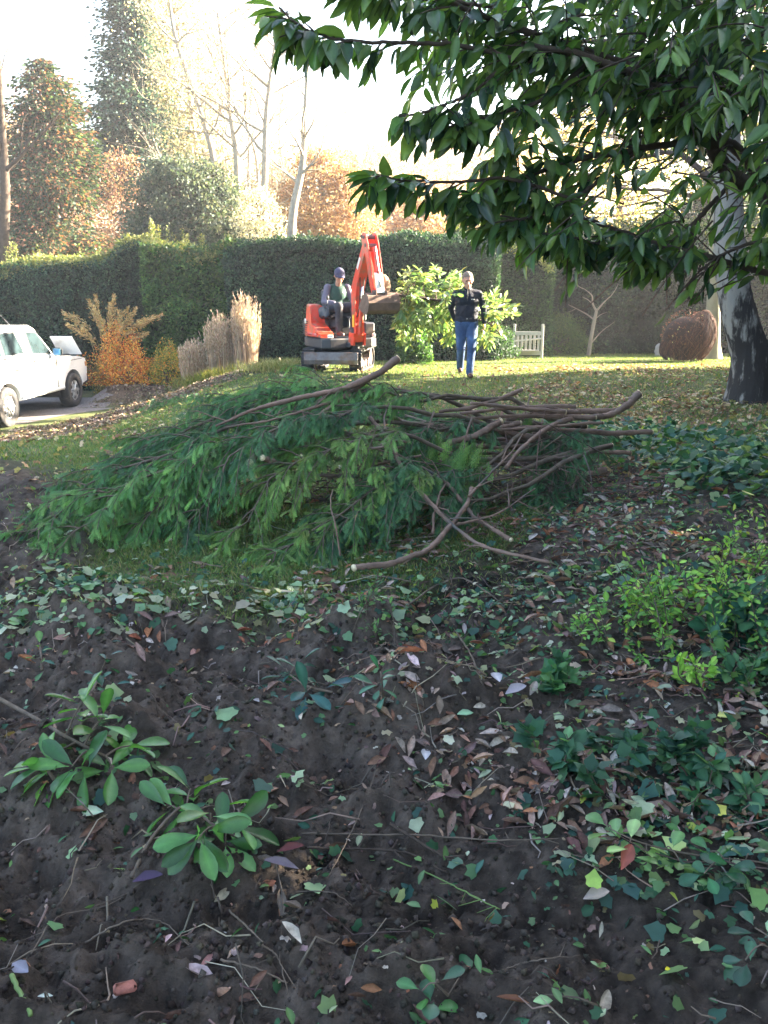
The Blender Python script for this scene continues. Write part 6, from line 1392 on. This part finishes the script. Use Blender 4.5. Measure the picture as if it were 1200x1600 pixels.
def walker():
    O = pw(727, 585, 16.0); O[2] = g1(O[0], O[1])
    root = thing('person', 'man in navy jumper and blue jeans walking on the lawn with a leafy bough', 'person', O)
    W = lambda x, y, z: O+A(x, y, z)
    # joints (x to the right of the picture, y away from the camera)
    hip = [W(-.10, 0, .93), W(.10, 0, .93)]; knee = [W(-.09, -.03, .49), W(.085, -.17, .50)]; ank = [W(-.075, .24, .14), W(.05, -.24, .09)]
    shl = [W(-.19, .02, 1.41), W(.20, .02, 1.41)]; elb = [W(-.26, .14, 1.19), W(.30, .10, 1.18)]; wr = [W(-.19, .26, .99), W(.325, .12, .94)]
    neck = W(.005, .0, 1.50); hc = W(.0, -.045, 1.64)
    b = MB(); w_, Rm = head(b, hc, .05, .22, 1.16)
    b.cone(W(.005, .015, 1.44), .062, hc+A(0, .02, -.05), .056)
    b.ell(W(0, .01, 1.30), (.165, .11, .20), 20, 14); b.ell(W(0, 0, 1.08), (.145, .10, .18), 20, 14); b.ell(W(0, .01, .95), (.155, .11, .12), 20, 14)
    for i in (0, 1):
        b.chain([W((-.08, .08)[i], .01, 1.43), shl[i], elb[i], wr[i]], [.06, .058, .043, .028]); b.chain([hip[i], knee[i], ank[i]], [.088, .058, .042])
        b.cone(ank[i]-A(0, 0, .03), .038, ank[i]+A((-.01, .02)[i], -.16, -.055), .028)
        hand(b, wr[i]+nz(wr[i]-elb[i])*.02, wr[i]-elb[i]+A(0, .0, 0), A((1, -1)[i], .3, 0), 1.05, 1.0, (1, -1)[i])
    remesh(b.build('body', MT['skin'], root), .0075, 3)
    j = MB(); j.ell(W(0, .01, 1.30), (.212, .140, .20), 20, 14); j.ell(W(.0, .0, 1.12), (.205, .14, .20), 20, 14); j.cone(W(-.08, 0, .99), .125, W(.08, 0, .99), .125); j.cone(W(0, .01, 1.42), .10, W(0, -.005, 1.535), .068)
    for i in (0, 1): j.chain([W((-.07, .07)[i], .015, 1.43), shl[i], elb[i], wr[i]], [.085, .074, .062, .046])
    ju = remesh(j.build('jumper', MT['navy'], root), .011, 4)
    t = MB(); t.cone(W(-.07, .0, .96), .118, W(.07, .0, .96), .118); t.cone(W(0, .0, .90), .12, W(0, .0, .88), .11)
    for i in (0, 1): t.chain([hip[i]+A(0, 0, .0), (hip[i]+knee[i])/2, knee[i], (knee[i]+ank[i])/2, ank[i]], [.112, .098, .080, .070, .064])
    remesh(t.build('jeans', MT['denim'], root), .010, 3)
    for i in (0, 1):
        s_ = MB(); a = ank[i]; s_.cone(a+A(0, .04, -.045), .042, a+A((-.01, .02)[i], -.15, -.052), .040); s_.cone(a+A(0, .01, 0), .05, a+A(0, .02, -.05), .045)
        remesh(s_.build('shoe', MT['brownshoe'], root), .009, 2)
    h = MB(); Rm2 = Rm
    h.ell(w_(0, .022, .042), A(.096, .116, .104), 20, 14, Rm); h.ell(w_(0, .05, .0), A(.09, .08, .092), 18, 12, Rm)
    # trim hair from the face
    v = h.v; loc = [((x-np.asarray(hc))@Rm) for x in v]
    h.v = [np.where((l[:, 1] < -.045).__and__(l[:, 2] < .065)[:, None], hc+(l*A(.8, .35, .8))@Rm.T, x) for l, x in zip(loc, v)]
    h.build('hair', MT['hair'], root)
    for sg in (-1, 1): MB().ell(w_(sg*.031, -.082, .008), (.011, .008, .007), 8, 6, Rm).build('eye', MT['eye'], root)
    MB().box(W(.09, -.128, 1.33), (.055, .006, .012), None, .002).build('chest_badge', MT['decal'], ju)
    z = MB().tube([W(0, -.085, 1.50), W(0, -.125, 1.42), W(0, -.138, 1.30)], .005, 6); z.build('zip', MT['plastic'], ju)
    MB().box(W(.0, -.118, 1.0), (.03, .01, .02), None, .004).build('belt_buckle', MT['steel'], root)
    return wr
WR = walker()
def driver():
    O = DX(-.10, .02, 1.10); root = thing('person', 'digger driver in green top and purple cap seated looking down at the levers', 'person', DX(-.10, .02, .64))
    def W(x, y, z): return DX(-.10+x, .02+y, 1.10+z)          # x forward, y to his left, z up from the seat
    yaw = math.atan2(DR[1, 0], DR[0, 0])+pi/2
    b = MB(); hc = W(.16, -.02, .655); w_, Rm = head(b, hc, yaw-.1, .5, 1.14); b.cone(W(.02, 0, .46), .062, hc-A(0, 0, .05), .056)
    b.ell(W(-.02, 0, .34), (.15, .14, .19), 20, 14); b.ell(W(-.03, 0, .12), (.145, .14, .16), 18, 12)
    kn = [W(.46, .16, .10), W(.46, -.16, .10)]; an = [W(.44, .14, -.36), W(.42, -.14, -.36)]; hp = [W(.0, .10, .06), W(.0, -.10, .06)]
    sh = [W(.0, .20, .44), W(.0, -.20, .44)]; el = [W(.10, .30, .18), W(.08, -.31, .18)]; wr = [W(.33, .22, .17), W(.30, -.20, .16)]
    for i in (0, 1):
        b.chain([hp[i], kn[i], an[i]], [.085, .06, .042]); b.chain([W(0, (.08, -.08)[i], .43), sh[i], el[i], wr[i]], [.06, .058, .043, .029]); b.cone(an[i]-A(0, 0, .03), .038, an[i]+DR@A(.16, 0, -.05), .03)
        hand(b, wr[i]+nz(wr[i]-el[i])*.02, wr[i]-el[i], A(0, 0, -1), 1.05, .9, (1, -1)[i])
    remesh(b.build('body', MT['skin2'], root), .008, 3)
    v = MB(); v.ell(W(-.01, 0, .33), (.185, .165, .19), 20, 14); v.ell(W(-.02, 0, .12), (.175, .165, .15), 18, 12); v.cone(W(-.02, .14, .43), .085, W(-.02, -.14, .43), .085); v.cone(W(0, 0, .45), .085, W(.04, 0, .53), .07)
    gv = remesh(v.build('top', MT['greenvest'], root), .011, 4)
    MB().box(W(.165, .08, .36), (.05, .008, .02), rotz(yaw), .002).build('chest_badge', MT['decal'], gv)
    for i in (0, 1):
        s_ = MB().chain([sh[i]+A(0, 0, -.01), el[i], wr[i]], [.072, .060, .046]); s_.ell(sh[i], (.078, .078, .078), 14, 10); remesh(s_.build('sleeve', MT['lilac'], root), .011, 3)
    t = MB(); t.cone(W(-.02, .08, .06), .13, W(-.02, -.08, .06), .13)
    for i in (0, 1): t.chain([hp[i], (hp[i]+kn[i])/2, kn[i], an[i]], [.115, .10, .085, .066])
    remesh(t.build('trousers', MT['darktrouser'], root), .011, 3)
    for i in (0, 1): remesh(MB().cone(an[i]-A(0, 0, .04), .048, an[i]+DR@A(.16, 0, -.06), .042).cone(an[i]+A(0, 0, .03), .052, an[i]-A(0, 0, .05), .05).build('boot', MT['brownshoe'], root), .01, 2) if False else None
    for i in (0, 1):
        q = MB(); q.cone(an[i]-A(0, 0, .04), .048, an[i]+DR@A(.16, 0, -.06), .042); q.cone(an[i]+A(0, 0, .03), .052, an[i]-A(0, 0, .05), .05); remesh(q.build('boot', MT['brownshoe'], root), .01, 2)
    cp = MB(); cp.ell(w_(0, .015, .045), A(.102, .124, .108), 18, 12, Rm); cp.prism([(-.068, -.06), (-.05, -.15), (0, -.175), (.05, -.15), (.068, -.06)], 2, .035, .047, lambda u, q_, a: w_(u, q_, a+.15*abs(u)*-1+.02)); cp.build('cap', MT['cap'], root)
    for sg in (-1, 1): MB().ell(w_(sg*.031, -.082, .008), (.011, .008, .007), 8, 6, Rm).build('eye', MT['eye'], root)
driver()

# ---- the leafy bough carried between the digger bucket and the man
def big_bough():
    Y = 16.5; P = spl([pw(588, 455, 16.15), pw(630, 462, 16.3), pw(690, 470, 16.4), pw(718, 476, 16.35), WR[1]*.5+WR[0]*.5+A(0, .04, .03), pw(760, 503, 16.35), pw(790, 530, 16.5)], 40)
    base = P[0].copy(); base[2] = g1(P[20][0], P[20][1]); base[0] = P[20][0]
    root = thing('laurel_bough', 'big sunlit leafy laurel bough held between the digger bucket and the walking man', 'cut branch', base)
    st = MB().tube(P, np.linspace(.028, .012, 40), 8, rough=.06); lf = MB()
    cols = [(.13, .20, .07), (.24, .30, .14), (.08, .14, .045), (.28, .28, .07)]
    regions = [((612, 722), (425, 525), 16.7, 120, lambda x, y: ((x-672)/60)**2+((y-464)/38)**2 < 1), ((735, 805), (465, 545), 16.5, 70, lambda x, y: ((x-762)/32)**2+((y-496)/31)**2 < 1), ((618, 720), (432, 480), 16.6, 50, lambda x, y: y > 458-(x-618)*.25), ((620, 715), (465, 525), 17.0, 50, lambda x, y: True)]
    for (xr, yr, Yc, cnt, ok) in regions:
        k = 0
        while k < cnt:
            px = xr[0]+(xr[1]-xr[0])*R.random(); py = yr[0]+(yr[1]-yr[0])*R.random()
            if not ok(px, py): continue
            k += 1; q = pw(px, py, Yc+.35*R.normal()*.8); j = P[np.argmin(np.linalg.norm(P-q, axis=1)+.3*R.random(40))]
            if R.random() < .35: st.tube(spl([j, (j+q)/2+A(0, 0, .04), q], 5), np.linspace(.008, .003, 5), 4, cap=False)
            d = nz(q-j+A(0, 0, -.12)+R.normal(size=3)*.12); Q = np.array([q+d*.22*u for u in np.linspace(0, 1, 5)]); frames_leaves(lf, Q, None, 9, (.10, .16), .40, cols, [3, 3, 2, 1.2], .15, tmpl=OVAL)
    st.build('stem', MT['bark'], root); lf.build('leaves', MT['boughleaf'], root)
big_bough()

# ---- garden bench
def bench():
    p = pg(846, 560); B = p.copy(); m = mat('weathered_white_wood', (.56, .54, .50), .75, var=.15, scale=6, bump=.003, bscale=30, stretch=(1, 1, .3)); 
    u = A(-.62, -.10, 0); u = nz(A(-1, .10, 0)); L = .70; v = nz(A(-.5, -1, 0)); g = A(0, 0, 1)
    root = thing('garden_bench', 'weathered white slatted garden bench on the lawn before the hedge', 'bench', B)
    X2 = lambda a, b, z: B+u*a+nz(A(-.93, -.36, 0))*b+g*z
    Rb = rotz(math.atan2(u[1], u[0])); f2 = nz(A(-.93, -.36, 0)); Rf = rotz(math.atan2(f2[1], f2[0]))
    for a in (0, L): MB().box(X2(a, 0, .42), (.065, .065, .86), Rb, .008).build('post', m, root, smooth=False)
    b = MB(); b.box(X2(L/2, 0, .62), (L-.07, .045, .09), Rb, .006); b.box(X2(L/2, 0, .13), (L-.07, .045, .10), Rb, .006)
    for k in range(6): b.box(X2(.09+(L-.18)*k/5, 0, .375), (.055, .022, .40), Rb, .003)
    b.build('back_panel', m, root, smooth=False)
    s_ = MB()
    for k in range(5): s_.box(X2(L, .10+.13*k, .10) if False else X2(L+.02, .12+.14*k, .105), (.05, .012, .03), Rb)
    s_ = MB(); s_.box(X2(L, .40, .12), (.78, .05, .10), Rf, .006)
    for k in range(6): s_.box(X2(L/2, .08+.135*k, .20), (L, .11, .025), Rb, .004)
    s_.build('seat', m, root, smooth=False)
    for a in (0, L): MB().box(X2(a, .82, .24), (.06, .06, .50), Rb, .006).build('front_leg', m, root, smooth=False)
    for a in (0, L): MB().box(X2(a, .41, .47) if a else X2(a, .41, .47), (.80, .06, .035), Rf@roty(.06), .006).build('arm_rest', m, root, smooth=False)
bench()

# ================================================================ LENS GLARE VEIL
def glare_haze():
    mb = MB().box((0, 55, 12.5), (240, 150, 32)); o = mb.build('glare_haze', bpy.data.materials.new('glare_haze'), smooth=False)  # scattering box added to stand in for lens glare over far trees
    m = o.data.materials[0]; m.use_nodes = True; nt = m.node_tree; nt.nodes.clear()
    v = nt.nodes.new('ShaderNodeVolumePrincipled'); v.inputs['Density'].default_value = .0014; v.inputs['Color'].default_value = (.95, .96, 1, 1); v.inputs['Anisotropy'].default_value = .35
    out = nt.nodes.new('ShaderNodeOutputMaterial'); nt.links.new(v.outputs[0], out.inputs['Volume'])
    tag(o, 'thin bright veil added for lens glare on far trees', 'glare_haze', kind='stuff')
glare_haze()
